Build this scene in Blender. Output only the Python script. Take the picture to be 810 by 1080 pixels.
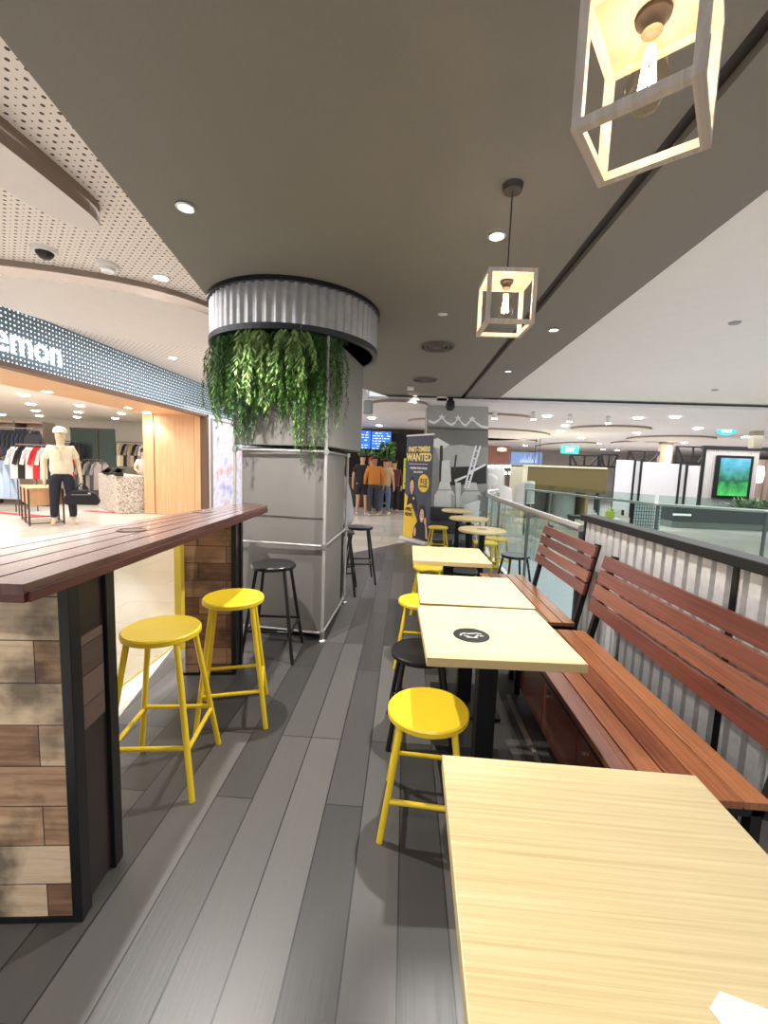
import bpy, bmesh, math, random
from mathutils import Vector, Matrix
random.seed(7)
PI = math.pi
D = bpy.data
COL = bpy.context.scene.collection
for _o in list(D.objects): D.objects.remove(_o)

# ------------------------------------------------------------------ camera
F = 445.0; PITCH, YAW, ROLL = math.radians(6.18), math.radians(2.74), math.radians(2.08)
EYE = Vector((0, 0, 1.5))
def cam_matrix():
    cy, sy = math.cos(YAW), math.sin(YAW); c, s = math.cos(PITCH), math.sin(PITCH); cr, sr = math.cos(ROLL), math.sin(ROLL)
    R1 = Matrix(((cy, sy, 0), (-sy, cy, 0), (0, 0, 1)))
    B = Matrix(((1, 0, 0), (0, 0, -1), (0, 1, 0)))
    R2 = Matrix(((1, 0, 0), (0, c, -s), (0, s, c)))
    R3 = Matrix(((cr, -sr, 0), (sr, cr, 0), (0, 0, 1)))
    return R3 @ R2 @ B @ R1
RM = cam_matrix(); RT = RM.transposed()
def ray(u, v): return RT @ Vector(((u - 405) / F, (v - 540) / F, 1))
def at(u, v, z):
    d = ray(u, v); return EYE + d * ((z - EYE.z) / d.z)
def atY(u, v, Y):
    d = ray(u, v); return EYE + d * (Y / d.y)
def atX(u, v, X):
    d = ray(u, v); return EYE + d * (X / d.x)
cam = D.cameras.new('camera'); camo = D.objects.new('camera', cam); COL.objects.link(camo)
cam.sensor_fit = 'VERTICAL'; cam.sensor_height = 36; cam.lens = F / 1080 * 36; cam.clip_start = .02; cam.clip_end = 200
Mw = (Matrix(((1, 0, 0), (0, -1, 0), (0, 0, -1))) @ RM).transposed()
camo.matrix_world = Matrix.Translation(EYE) @ Mw.to_4x4()
sc = bpy.context.scene; sc.camera = camo
sc.view_settings.view_transform = 'Standard'; sc.view_settings.look = 'None'
sc.view_settings.exposure = 0.38; sc.view_settings.gamma = 1; sc.view_settings.use_curve_mapping = False

# ------------------------------------------------------------------ world and lights
w = D.worlds.new('world'); sc.world = w; w.use_nodes = True
w.node_tree.nodes['Background'].inputs[0].default_value = (.93, .95, 1, 1)
w.node_tree.nodes['Background'].inputs[1].default_value = .72
def light(kind, loc, power, color=(1, 1, 1), size=1, sizey=None, rot=(0, 0, 0), spot=None, blend=.5, name='lamp_light', parent=None):
    l = D.lights.new(name, kind); l.energy = power; l.color = color
    if kind == 'AREA':
        l.size = size
        if sizey: l.shape = 'RECTANGLE'; l.size_y = sizey
    elif kind == 'SPOT':
        l.shadow_soft_size = size; l.spot_size = spot; l.spot_blend = blend
    else: l.shadow_soft_size = size
    o = D.objects.new(name, l); COL.objects.link(o); o.location = loc; o.rotation_euler = rot
    if parent: o.parent = parent
    return o
light('AREA', (-9.5, 9, 2.8), 460, (1, .97, .93), 6.5, 8, name='shop_ceiling_light')
light('AREA', (-3.6, 5.5, 3.36), 190, (1, .98, .96), 2.4, 9, name='mall_ceiling_light')
light('AREA', (-2.5, 12, 2.8), 150, (1, .98, .95), 7, 4, name='mall_ceiling_light')
light('AREA', (8, 16, 2.68), 640, (.97, .98, 1), 12, 9, name='mall_ceiling_light')
light('AREA', (6, 5, -.7), 700, (1, .97, .97), 8, 10, name='lower_bounce_fill')  # added fill lamp in the void, its bounce brightens the grey ceiling
light('AREA', (4.5, 4.5, 2.8), 170, (.97, .98, 1), 4, 7, name='mall_ceiling_light')

# ------------------------------------------------------------------ materials
def lin(c):
    return tuple(((x / 255) / 12.92 if x / 255 <= .04045 else ((x / 255 + .055) / 1.055) ** 2.4) for x in c) + (1,)
MATS = {}
def newmat(name):
    m = D.materials.new(name); m.use_nodes = True
    return m, m.node_tree.nodes, m.node_tree.links, m.node_tree.nodes['Principled BSDF']
def mat(name, rgb, rough=.5, metal=0, emit=0, noise=0, nscale=8, bump=0, trans=0, alpha=1, spec=None, ergb=None, coat=0):
    if name in MATS: return MATS[name]
    m, N, L, b = newmat(name); c = lin(rgb)
    b.inputs['Base Color'].default_value = c; b.inputs['Roughness'].default_value = rough; b.inputs['Metallic'].default_value = metal
    if spec is not None: b.inputs['Specular IOR Level'].default_value = spec
    if coat: b.inputs['Coat Weight'].default_value = coat; b.inputs['Coat Roughness'].default_value = .1
    if emit: b.inputs['Emission Color'].default_value = lin(ergb or rgb); b.inputs['Emission Strength'].default_value = emit
    if trans: b.inputs['Transmission Weight'].default_value = trans; b.inputs['IOR'].default_value = 1.1
    if alpha < 1: b.inputs['Alpha'].default_value = alpha
    tc = N.new('ShaderNodeTexCoord'); nz = N.new('ShaderNodeTexNoise'); nz.inputs['Scale'].default_value = nscale; nz.inputs['Detail'].default_value = 4
    L.new(tc.outputs['Object'], nz.inputs['Vector'])
    mx = N.new('ShaderNodeMix'); mx.data_type = 'RGBA'
    k = noise if noise else .04
    mx.inputs['A'].default_value = tuple(x * (1 - k) for x in c[:3]) + (1,); mx.inputs['B'].default_value = tuple(min(1, x * (1 + k)) for x in c[:3]) + (1,)
    L.new(nz.outputs['Fac'], mx.inputs['Factor']); L.new(mx.outputs['Result'], b.inputs['Base Color'])
    if bump:
        bp = N.new('ShaderNodeBump'); bp.inputs['Strength'].default_value = bump; bp.inputs['Distance'].default_value = .01
        L.new(nz.outputs['Fac'], bp.inputs['Height']); L.new(bp.outputs['Normal'], b.inputs['Normal'])
    MATS[name] = m; return m
def ramp(N, cols):
    r = N.new('ShaderNodeValToRGB'); cr = r.color_ramp
    while len(cr.elements) < len(cols): cr.elements.new(.5)
    for i, c in enumerate(cols):
        cr.elements[i].position = i / max(1, len(cols) - 1); cr.elements[i].color = lin(c)
    return r
def wood(name, cols, u='X', v='Y', gu=1.5, gv=40, rough=.5, plank=None, mortar=.004, mcol=(20, 18, 16), coat=0, bump=.15, contrast=.35, off=(0, 0), stain=0, offset=.37, freq=2):
    """long grain along u; optional planks of (length, width) along u,v"""
    if name in MATS: return MATS[name]
    m, N, L, b = newmat(name)
    tc = N.new('ShaderNodeTexCoord'); sp = N.new('ShaderNodeSeparateXYZ'); L.new(tc.outputs['Object'], sp.inputs[0])
    cb = N.new('ShaderNodeCombineXYZ'); L.new(sp.outputs[u], cb.inputs[0]); L.new(sp.outputs[v], cb.inputs[1])
    ad = N.new('ShaderNodeVectorMath'); ad.operation = 'ADD'; L.new(cb.outputs[0], ad.inputs[0]); ad.inputs[1].default_value = (off[0], off[1], 0)
    rnd = None
    if plank:
        br = N.new('ShaderNodeTexBrick'); L.new(ad.outputs[0], br.inputs['Vector'])
        br.inputs['Scale'].default_value = 1; br.inputs['Brick Width'].default_value = plank[0]; br.inputs['Row Height'].default_value = plank[1]
        br.inputs['Mortar Size'].default_value = mortar; br.inputs['Mortar Smooth'].default_value = 0; br.offset = offset; br.offset_frequency = freq
        br.inputs['Color1'].default_value = (0, 0, 0, 1); br.inputs['Color2'].default_value = (1, 1, 1, 1); br.inputs['Mortar'].default_value = (.5, .5, .5, 1)
        rnd = br
    sc_ = N.new('ShaderNodeVectorMath'); sc_.operation = 'MULTIPLY'; L.new(ad.outputs[0], sc_.inputs[0]); sc_.inputs[1].default_value = (gu, gv, 1)
    src = sc_.outputs[0]
    if rnd:
        a2 = N.new('ShaderNodeVectorMath'); a2.operation = 'MULTIPLY_ADD'; L.new(rnd.outputs['Color'], a2.inputs[0]); a2.inputs[1].default_value = (13, 7, 31); L.new(src, a2.inputs[2]); src = a2.outputs[0]
    nz = N.new('ShaderNodeTexNoise'); nz.inputs['Scale'].default_value = 1; nz.inputs['Detail'].default_value = 6; nz.inputs['Roughness'].default_value = .65; nz.inputs['Distortion'].default_value = .4
    L.new(src, nz.inputs['Vector'])
    if rnd:
        mm = N.new('ShaderNodeMath'); mm.operation = 'MULTIPLY_ADD'; L.new(nz.outputs['Fac'], mm.inputs[0]); mm.inputs[1].default_value = contrast * 2
        m2 = N.new('ShaderNodeMath'); m2.operation = 'MULTIPLY_ADD'; L.new(rnd.outputs['Color'], m2.inputs[0]); m2.inputs[1].default_value = 1 - contrast; m2.inputs[2].default_value = -contrast * .5
        L.new(m2.outputs[0], mm.inputs[2]); fac = mm.outputs[0]
    else:
        mm = N.new('ShaderNodeMath'); mm.operation = 'MULTIPLY_ADD'; L.new(nz.outputs['Fac'], mm.inputs[0]); mm.inputs[1].default_value = 2.2; mm.inputs[2].default_value = -.6; fac = mm.outputs[0]
    r = ramp(N, cols); L.new(fac, r.inputs[0]); out = r.outputs[0]
    if stain:
        n2 = N.new('ShaderNodeTexNoise'); n2.inputs['Scale'].default_value = 5; n2.inputs['Detail'].default_value = 5; L.new(tc.outputs['Object'], n2.inputs['Vector'])
        rr = ramp(N, [(60, 60, 60), (255, 255, 255)]); rr.color_ramp.elements[0].position = .34; rr.color_ramp.elements[1].position = .5; L.new(n2.outputs['Fac'], rr.inputs[0])
        ms = N.new('ShaderNodeMix'); ms.data_type = 'RGBA'; ms.blend_type = 'MULTIPLY'; ms.inputs['Factor'].default_value = stain; L.new(out, ms.inputs['A']); L.new(rr.outputs[0], ms.inputs['B']); out = ms.outputs['Result']
    if rnd:
        mx = N.new('ShaderNodeMix'); mx.data_type = 'RGBA'; L.new(rnd.outputs['Fac'], mx.inputs['Factor']); L.new(out, mx.inputs['A']); mx.inputs['B'].default_value = lin(mcol); out = mx.outputs['Result']
    L.new(out, b.inputs['Base Color']); b.inputs['Roughness'].default_value = rough
    if coat: b.inputs['Coat Weight'].default_value = coat; b.inputs['Coat Roughness'].default_value = .15
    if bump:
        bp = N.new('ShaderNodeBump'); bp.inputs['Strength'].default_value = bump; bp.inputs['Distance'].default_value = .003
        L.new(nz.outputs['Fac'], bp.inputs['Height']); L.new(bp.outputs['Normal'], b.inputs['Normal'])
    MATS[name] = m; return m
def dots(name, base, hole, pitch, r1, r2, emit=0, u='X', v='Y', rough=.6, alpha=False, fade=None):
    """round perforations on a square grid, big and small alternating"""
    m, N, L, b = newmat(name)
    tc = N.new('ShaderNodeTexCoord'); sp = N.new('ShaderNodeSeparateXYZ'); L.new(tc.outputs['Object'], sp.inputs[0])
    def M(op, a, b_=None, c=None):
        n = N.new('ShaderNodeMath'); n.operation = op
        for i, x in enumerate((a, b_, c)):
            if x is None: continue
            if isinstance(x, (int, float)): n.inputs[i].default_value = x
            else: L.new(x, n.inputs[i])
        return n.outputs[0]
    U = M('DIVIDE', sp.outputs[u], pitch); V = M('DIVIDE', sp.outputs[v], pitch)
    fu = M('SUBTRACT', M('FRACT', U), .5); fv = M('SUBTRACT', M('FRACT', V), .5)
    d = M('SQRT', M('ADD', M('MULTIPLY', fu, fu), M('MULTIPLY', fv, fv)))
    par = M('FRACT', M('MULTIPLY', M('ADD', M('FLOOR', U), M('FLOOR', V)), .5))
    rad = M('MULTIPLY_ADD', M('GREATER_THAN', par, .25), r2 - r1, r1)
    k = M('LESS_THAN', d, rad)
    mx = N.new('ShaderNodeMix'); mx.data_type = 'RGBA'; L.new(k, mx.inputs['Factor']); mx.inputs['A'].default_value = lin(base); mx.inputs['B'].default_value = lin(hole)
    L.new(mx.outputs['Result'], b.inputs['Base Color']); b.inputs['Roughness'].default_value = rough
    if emit:
        b.inputs['Emission Color'].default_value = lin(hole); L.new(M('MULTIPLY', k, emit), b.inputs['Emission Strength'])
    if alpha: L.new(M('SUBTRACT', 1, k), b.inputs['Alpha'])
    MATS[name] = m; return m

WHITE = mat('white_paint', (232, 230, 228), .6)
BLACK = mat('black_steel', (26, 26, 28), .38, .3)
BLACKP = mat('black_plastic', (22, 22, 24), .45)
STEEL = mat('brushed_steel', (190, 190, 188), .28, .9)
GALV = mat('galvanised_steel', (198, 200, 204), .33, .75, noise=.22, nscale=14, bump=.05)
PIPE = mat('white_pipe', (176, 174, 170), .4, .3)
YEL = mat('yellow_paint', (232, 198, 44), .32, 0, noise=.05, nscale=20, bump=.04)
YELP = mat('pale_yellow_paint', (222, 196, 70), .45)
GREYP = mat('grey_panel', (122, 119, 114), .5, .1, noise=.06, nscale=3)
CEIL = mat('dark_ceiling_paint', (124, 121, 115), .75, noise=.05, nscale=60, bump=.1)
CEILBLK = mat('ceiling_slot', (45, 41, 40), .6)
LGREY = mat('light_grey_ceiling', (228, 227, 224), .8)
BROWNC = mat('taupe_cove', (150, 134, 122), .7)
TABLE = wood('pale_table_wood', [(204, 180, 128), (222, 201, 150), (234, 217, 170)], 'X', 'Y', 1.4, 120, .42, bump=.05)
TABEDGE = mat('table_edge', (196, 172, 122), .5)
def glass_mat(name, tint=(220, 240, 235)):
    m, N, L, b = newmat(name)
    for n in list(N):
        if n.type == 'BSDF_PRINCIPLED': N.remove(n)
    out = [n for n in N if n.type == 'OUTPUT_MATERIAL'][0]
    t = N.new('ShaderNodeBsdfTransparent'); t.inputs[0].default_value = lin(tint); g = N.new('ShaderNodeBsdfGlossy'); g.inputs['Roughness'].default_value = .02
    fr = N.new('ShaderNodeFresnel'); fr.inputs[0].default_value = 1.5; mx = N.new('ShaderNodeMixShader')
    ge = N.new('ShaderNodeNewGeometry'); mu = N.new('ShaderNodeMath'); mu.operation = 'MULTIPLY_ADD'; L.new(ge.outputs['Backfacing'], mu.inputs[0]); mu.inputs[1].default_value = -1; mu.inputs[2].default_value = 1
    mv = N.new('ShaderNodeMath'); mv.operation = 'MULTIPLY'; L.new(fr.outputs[0], mv.inputs[0]); L.new(mu.outputs[0], mv.inputs[1]); L.new(mv.outputs[0], mx.inputs[0]); L.new(t.outputs[0], mx.inputs[1]); L.new(g.outputs[0], mx.inputs[2]); L.new(mx.outputs[0], out.inputs['Surface'])
    MATS[name] = m; return m
GLASS = glass_mat('balustrade_glass', (228, 238, 235))
BULB = glass_mat('bulb_glass', (255, 250, 236))

# ------------------------------------------------------------------ mesh helpers
class MB:
    def __init__(s): s.bm = bmesh.new(); s.mi = 0
    def _f(s, vs):
        try:
            f = s.bm.faces.new(vs); f.material_index = s.mi; return f
        except ValueError: return None
    def box(s, a, b, rz=0, piv=None, M=None):
        x0, y0, z0 = a; x1, y1, z1 = b
        P = [Vector(p) for p in ((x0, y0, z0), (x1, y0, z0), (x1, y1, z0), (x0, y1, z0), (x0, y0, z1), (x1, y0, z1), (x1, y1, z1), (x0, y1, z1))]
        if rz:
            pv = Vector(piv or ((x0 + x1) / 2, (y0 + y1) / 2, 0)); R = Matrix.Rotation(rz, 3, 'Z'); P = [R @ (p - pv) + pv for p in P]
        if M: P = [M @ p for p in P]
        v = [s.bm.verts.new(p) for p in P]
        for f in ((0, 3, 2, 1), (4, 5, 6, 7), (0, 1, 5, 4), (1, 2, 6, 5), (2, 3, 7, 6), (3, 0, 4, 7)): s._f([v[i] for i in f])
        return s
    def bar(s, p, q, w, d=None, up=(0, 0, 1)):
        p, q = Vector(p), Vector(q); d = d or w; ax = (q - p).normalized(); u = Vector(up)
        if abs(ax.dot(u)) > .95: u = Vector((0, 1, 0))
        sx = ax.cross(u).normalized(); sy = sx.cross(ax).normalized(); r = []
        for c in (p, q):
            r.append([s.bm.verts.new(c + sx * (i * w / 2) + sy * (j * d / 2)) for i, j in ((-1, -1), (1, -1), (1, 1), (-1, 1))])
        for i in range(4): s._f([r[0][i], r[0][(i + 1) % 4], r[1][(i + 1) % 4], r[1][i]])
        s._f(r[0][::-1]); s._f(r[1]); return s
    def tube(s, pts, r, seg=10, cap=True):
        pts = [Vector(p) for p in pts]; n = len(pts); rs = r if isinstance(r, (list, tuple)) else [r] * n; rings = []; prev = None
        for i, p in enumerate(pts):
            t = (pts[min(i + 1, n - 1)] - pts[max(i - 1, 0)]).normalized()
            if prev is None: prev = t.orthogonal().normalized()
            a = (prev - t * prev.dot(t)).normalized(); prev = a; b = t.cross(a)
            rings.append([s.bm.verts.new(p + (a * math.cos(k * 2 * PI / seg) + b * math.sin(k * 2 * PI / seg)) * rs[i]) for k in range(seg)])
        for i in range(n - 1):
            for k in range(seg): s._f([rings[i][k], rings[i][(k + 1) % seg], rings[i + 1][(k + 1) % seg], rings[i + 1][k]])
        if cap: s._f(rings[0][::-1]); s._f(rings[-1])
        return s
    def lathe(s, prof, c=(0, 0, 0), seg=32, M=None, sy=1):
        c = Vector(c); rings = []
        for r, z in prof:
            if r < 1e-5:
                p = Vector((0, 0, z)); p = (M @ p if M else p) + c; rings.append([s.bm.verts.new(p)]); continue
            rg = []
            for k in range(seg):
                p = Vector((r * math.cos(2 * PI * k / seg), sy * r * math.sin(2 * PI * k / seg), z)); p = (M @ p if M else p) + c; rg.append(s.bm.verts.new(p))
            rings.append(rg)
        for a, b in zip(rings, rings[1:]):
            for k in range(seg):
                q = [a[k % len(a)], a[(k + 1) % len(a)], b[(k + 1) % len(b)], b[k % len(b)]]
                u = []
                for x in q:
                    if x not in u: u.append(x)
                if len(u) > 2: s._f(u)
        if len(rings[0]) > 1: s._f(rings[0][::-1])
        if len(rings[-1]) > 1: s._f(rings[-1])
        return s
    def prism(s, poly, z0, z1, M=None):
        a = [s.bm.verts.new((M @ Vector((x, y, z0))) if M else (x, y, z0)) for x, y in poly]; b = [s.bm.verts.new((M @ Vector((x, y, z1))) if M else (x, y, z1)) for x, y in poly]
        n = len(poly)
        for i in range(n): s._f([a[i], a[(i + 1) % n], b[(i + 1) % n], b[i]])
        s._f(a[::-1]); s._f(b); return s
    def quad(s, *P): s._f([s.bm.verts.new(Vector(p)) for p in P]); return s
    def build(s, name, m=None, parent=None, smooth=False, bevel=0, loc=None, rz=0, seg=2):
        bmesh.ops.recalc_face_normals(s.bm, faces=s.bm.faces)
        me = D.meshes.new(name); s.bm.to_mesh(me); s.bm.free()
        for x in (m if isinstance(m, (list, tuple)) else [m]):
            if x: me.materials.append(x)
        o = D.objects.new(name, me); COL.objects.link(o)
        if parent: o.parent = parent
        if loc is not None: o.location = loc
        o.rotation_euler.z = rz
        if smooth:
            for p in me.polygons: p.use_smooth = True
            me.set_sharp_from_angle(angle=math.radians(38))
        if bevel:
            md = o.modifiers.new('bevel', 'BEVEL'); md.width = bevel; md.segments = seg; md.limit_method = 'ANGLE'; md.angle_limit = math.radians(40)
        return o
def tag(o, label=None, cat=None, group=None, kind=None):
    if label: o['label'] = label
    if cat: o['category'] = cat
    if group: o['group'] = group
    if kind: o['kind'] = kind
    return o
def thing(name, label, cat, loc=(0, 0, 0), rz=0, group=None):
    o = D.objects.new(name, None); COL.objects.link(o); o.location = loc; o.rotation_euler.z = rz; o.empty_display_size = .1
    return tag(o, label, cat, group)
def struct(name, mb, m, **k):
    return tag(mb.build(name, m, **k), kind='structure')
def dup(root, loc=None, rz=None, label=None, group=None):
    r = root.copy(); COL.objects.link(r)
    if loc is not None: r.location = loc
    if rz is not None: r.rotation_euler.z = rz
    if label: r['label'] = label
    if group: r['group'] = group
    for ch in list(root.children):
        c = ch.copy(); COL.objects.link(c); c.parent = r
        for g in ch.children:
            d = g.copy(); COL.objects.link(d); d.parent = c
    return r
def text(body, m, size, M, parent, name='lettering', ext=.002, align='CENTER', bold=0, sx=1):
    c = D.curves.new(name, 'FONT'); c.body = body; c.size = size; c.extrude = ext; c.align_x = align; c.align_y = 'CENTER'; c.offset = bold; c.materials.append(m)
    tmp = D.objects.new('tmp', c); COL.objects.link(tmp); dg = bpy.context.evaluated_depsgraph_get(); me = D.meshes.new_from_object(tmp.evaluated_get(dg)); D.objects.remove(tmp); me.name = name
    if not me.materials: me.materials.append(m)
    o = D.objects.new(name, me); COL.objects.link(o); o.parent = parent; o.matrix_local = M @ Matrix.Diagonal((sx, 1, 1, 1)); return o
ORD = ['first', 'second', 'third', 'fourth', 'fifth', 'sixth', 'seventh', 'eighth', 'ninth', 'tenth', 'eleventh', 'twelfth', 'thirteenth', 'fourteenth']

# ------------------------------------------------------------------ setting: floors
DC, MC, RC, FC = 2.88, 3.42, 2.9, 2.8     # dark soffit, mall ceiling left, grey ceiling right, far mall ceiling
FLOORM = wood('dark_floor_planks', [(52, 51, 50), (76, 74, 72), (98, 96, 93)], 'Y', 'X', 2.6, 52, .38, (1.25, .165), .0028, (30, 29, 28), bump=.3, contrast=.07, off=(.34, -.036 + 3.3), offset=.36, freq=3)
edge = [(-1.12, -3), (-1.59, 2.17), (-1.81, 3.22), (-2.0, 4.9), (-.92, 7.02), (.3, 8.76), (1.5, 8.95), (1.5, -3)]
struct('floor', MB().prism(edge, -.03, 0), FLOORM)
TILE = wood('cream_floor_tiles', [(205, 196, 184), (226, 219, 208), (238, 232, 224)], 'X', 'Y', 2.5, 3.0, .16, (1.2, .6), .004, (176, 168, 158), bump=0, contrast=.45)
f = MB(); f.box((-18, -3, -.05), (1.5, 30, -.008)); f.box((1.5, 10.0, -.05), (24, 30, -.008))
f.prism([(3.4, 7.5), (3.75, 6.45), (4.9, 5.9), (9, 4.0), (24, 4.0), (24, 10.0), (2.85, 10.0)], -.05, -.008)
struct('floor_mall', f, TILE)
struct('floor_lower', MB().box((1.5, -4, -4.6), (24, 12, -4.5)), mat('lower_floor', (166, 162, 160), .3, noise=.1))
struct('trim_1', MB().box((1.46, -3, -.5), (1.53, 10.0, -.0)).box((1.5, 9.95, -.5), (2.9, 10.0, 0)), WHITE)
fas = MB()
vp = [(9, 4.0), (4.9, 5.9), (3.75, 6.45), (3.4, 7.5), (2.85, 10.0)]
for a, b in zip(vp, vp[1:]): fas.bar((a[0], a[1], -.25), (b[0], b[1], -.25), .04, .5)
struct('trim_2', fas, WHITE)

# ------------------------------------------------------------------ ceilings
cl = [at(-60, -37, DC), at(0, 38, DC), at(228, 325, DC), at(383, 410, DC), at(424, 423, DC), at(451, 424, DC), at(520, 425, DC)]
cl = [(p.x, p.y) for p in cl]
soff = [(-1.15, -3)] + cl[1:] + [(1.62, -3)]
slot0, slot1 = 1.01, 1.09
ceil = MB(); ceil.mi = 0
left = [(-1.15, -3)] + cl[1:6] + [(slot0, cl[6][1]), (slot0, -3)]
ceil.prism(left, DC, DC + .6); ceil.prism([(slot1, -3), (slot1, cl[6][1]), cl[6], (1.62, -3)], DC, DC + .6)
struct('ceiling', ceil, CEIL)
struct('trim_3', MB().box((slot0, -3, DC + .04), (slot1, cl[6][1], DC + .1)), CEILBLK)
PERF = dots('perforated_ceiling', (240, 232, 226), (52, 44, 40), .053, .22, .12)
struct('ceiling_perforated', MB().box((-5.3, -3, MC), (-1.1, 16, MC + .05)).box((-18, -3, MC), (-5.3, 5, MC + .05)).box((-1.1, 7, MC), (-.2, 9.5, MC + .05)), PERF)
struct('ceiling_grey', MB().box((1.62, -3, RC), (16, 9.0, RC + .05)), LGREY)
far = MB().box((-3.2, 8.4, FC), (24, 30, FC + .05))
struct('ceiling_far', far, mat('far_ceiling_white', (226, 222, 226), .7))
p0, p1 = at(522, 427, RC), at(812, 440, RC)
struct('trim_4', MB().bar((p0.x, p0.y, RC - .012), (p1.x + 4, p1.y + .4, RC - .012), .05, .03), mat('dark_trim', (70, 66, 64), .6))
struct('ceiling_grey_far', MB().prism([(1.62, 8.9), (16, 8.9), (16, p1.y + .9), (p0.x, p0.y), (1.62, p0.y)], RC, RC + .03), LGREY)
# dropped rounded ceiling panels
def smooth_poly(pts, it=3):
    for _ in range(it):
        q = []
        for i in range(len(pts)):
            a, b = pts[i], pts[(i + 1) % len(pts)]
            q += [(a[0] * .75 + b[0] * .25, a[1] * .75 + b[1] * .25), (a[0] * .25 + b[0] * .75, a[1] * .25 + b[1] * .75)]
        pts = q
    return pts
def cove(name, poly, zb, zt, it=3):
    poly = smooth_poly(poly, it); mb = MB(); n = len(poly)
    a = [mb.bm.verts.new((x, y, zb)) for x, y in poly]; b = [mb.bm.verts.new((x, y, zt)) for x, y in poly]
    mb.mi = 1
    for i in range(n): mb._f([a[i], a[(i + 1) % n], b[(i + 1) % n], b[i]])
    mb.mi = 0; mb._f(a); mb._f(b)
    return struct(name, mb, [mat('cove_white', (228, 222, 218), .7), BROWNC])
Z1 = 3.27
def A(u, v, z=Z1): p = at(u, v, z); return (p.x, p.y)
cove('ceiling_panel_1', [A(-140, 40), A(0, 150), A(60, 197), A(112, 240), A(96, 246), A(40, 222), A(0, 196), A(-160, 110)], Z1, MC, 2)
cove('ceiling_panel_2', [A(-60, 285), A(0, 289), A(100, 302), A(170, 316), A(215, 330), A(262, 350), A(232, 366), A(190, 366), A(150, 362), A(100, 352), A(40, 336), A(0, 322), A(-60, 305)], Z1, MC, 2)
def ellip(u0, u1, v, dv, z, cx=None):
    """rounded dropped panel whose near edge shows between pixels u0..u1 at about v"""
    a, b = at(u0, v + dv, z), at(u1, v + dv, z); c = at((u0 + u1) / 2, v, z); mx, my = (a.x + b.x) / 2, (a.y + b.y) / 2
    rx = (b.x - a.x) / 2; ry = my - c.y
    return [(mx + rx * math.cos(t), my + (ry if math.sin(t) < 0 else ry * 1.0) * math.sin(t)) for t in [2 * PI * k / 28 for k in range(28)]]
Zf = 2.745
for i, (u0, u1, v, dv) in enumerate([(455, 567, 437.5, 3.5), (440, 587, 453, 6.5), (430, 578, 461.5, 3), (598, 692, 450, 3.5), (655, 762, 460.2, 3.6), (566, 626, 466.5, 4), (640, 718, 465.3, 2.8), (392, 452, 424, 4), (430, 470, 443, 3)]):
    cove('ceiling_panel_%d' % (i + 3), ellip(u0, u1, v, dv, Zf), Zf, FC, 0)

# ------------------------------------------------------------------ shop front (left)
SX = -5.3
SIGN = dots('sign_dots', (108, 124, 140), (225, 245, 255), .062, .16, .25, emit=.9, u='Y', v='Z')
shop = struct('wall_shopfront', MB().box((SX - .15, 2.5, 2.68), (SX, 15.5, MC)), SIGN)
PANELW = wood('oak_veneer', [(206, 160, 116), (222, 178, 134), (232, 192, 150)], 'Z', 'Y', .8, 22, .45, bump=0)
PANELX = wood('oak_veneer_jamb', [(206, 160, 116), (222, 178, 134), (232, 192, 150)], 'Z', 'X', .8, 22, .45, bump=0)
struct('trim_5', MB().box((SX - .16, 2.5, 2.62), (SX + .03, 11.1, 2.68)).box((SX - .16, 11.02, 0), (SX + .03, 11.12, 2.68)), mat('dark_edge', (110, 84, 66), .5))
struct('ceiling_portal', MB().box((-7.0, 2.5, 2.66), (SX - .15, 11.1, 2.74)), PANELW)
jm = MB().box((-7.0, 11.0, 0), (-6.72, 11.12, 2.66)).box((-6.70, 11.02, 0), (-5.62, 11.12, 2.66)).box((-5.6, 11.0, 0), (SX - .15, 11.12, 2.66))
struct('wall_jamb', jm, PANELX); struct('wall_beyond_jamb', MB().box((SX - .15, 11.13, 0), (SX, 15.5, 2.68)), WHITE)
SHOPW = mat('shop_wall', (222, 214, 202), .7)
struct('wall_shop_back', MB().box((-19, 16.5, 0), (-6.9, 16.6, 3)), SHOPW); struct('wall_shop_right', MB().box((-6.88, 11.12, 0), (-6.8, 16.5, 3)), SHOPW)
struct('wall_shop_side', MB().box((-19.1, 0, 0), (-19, 16.5, 3)), SHOPW)
struct('ceiling_shop', MB().box((-19, 2, 2.9), (-7.0, 16.6, 2.95)), mat('shop_ceiling', (238, 230, 220), .8))
sg = tag(D.objects.new('shop_sign', None), 'glowing white shop name lettering on the dotted blue-grey band', 'shop sign'); COL.objects.link(sg)
e_ = atX(0, 371, SX); n_ = atX(65, 384, SX)
LETM = mat('letter_light', (255, 255, 255), .4, emit=1.6)
sg.location = (SX + .02, n_.y, 2.97)
MS = Matrix(((0, 0, 1, 0), (1, 0, 0, 0), (0, 1, 0, 0), (0, 0, 0, 1)))
t_ = text('lululemon', LETM, .52, MS, sg, ext=.008, align='RIGHT', bold=.001, sx=.92)

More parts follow.
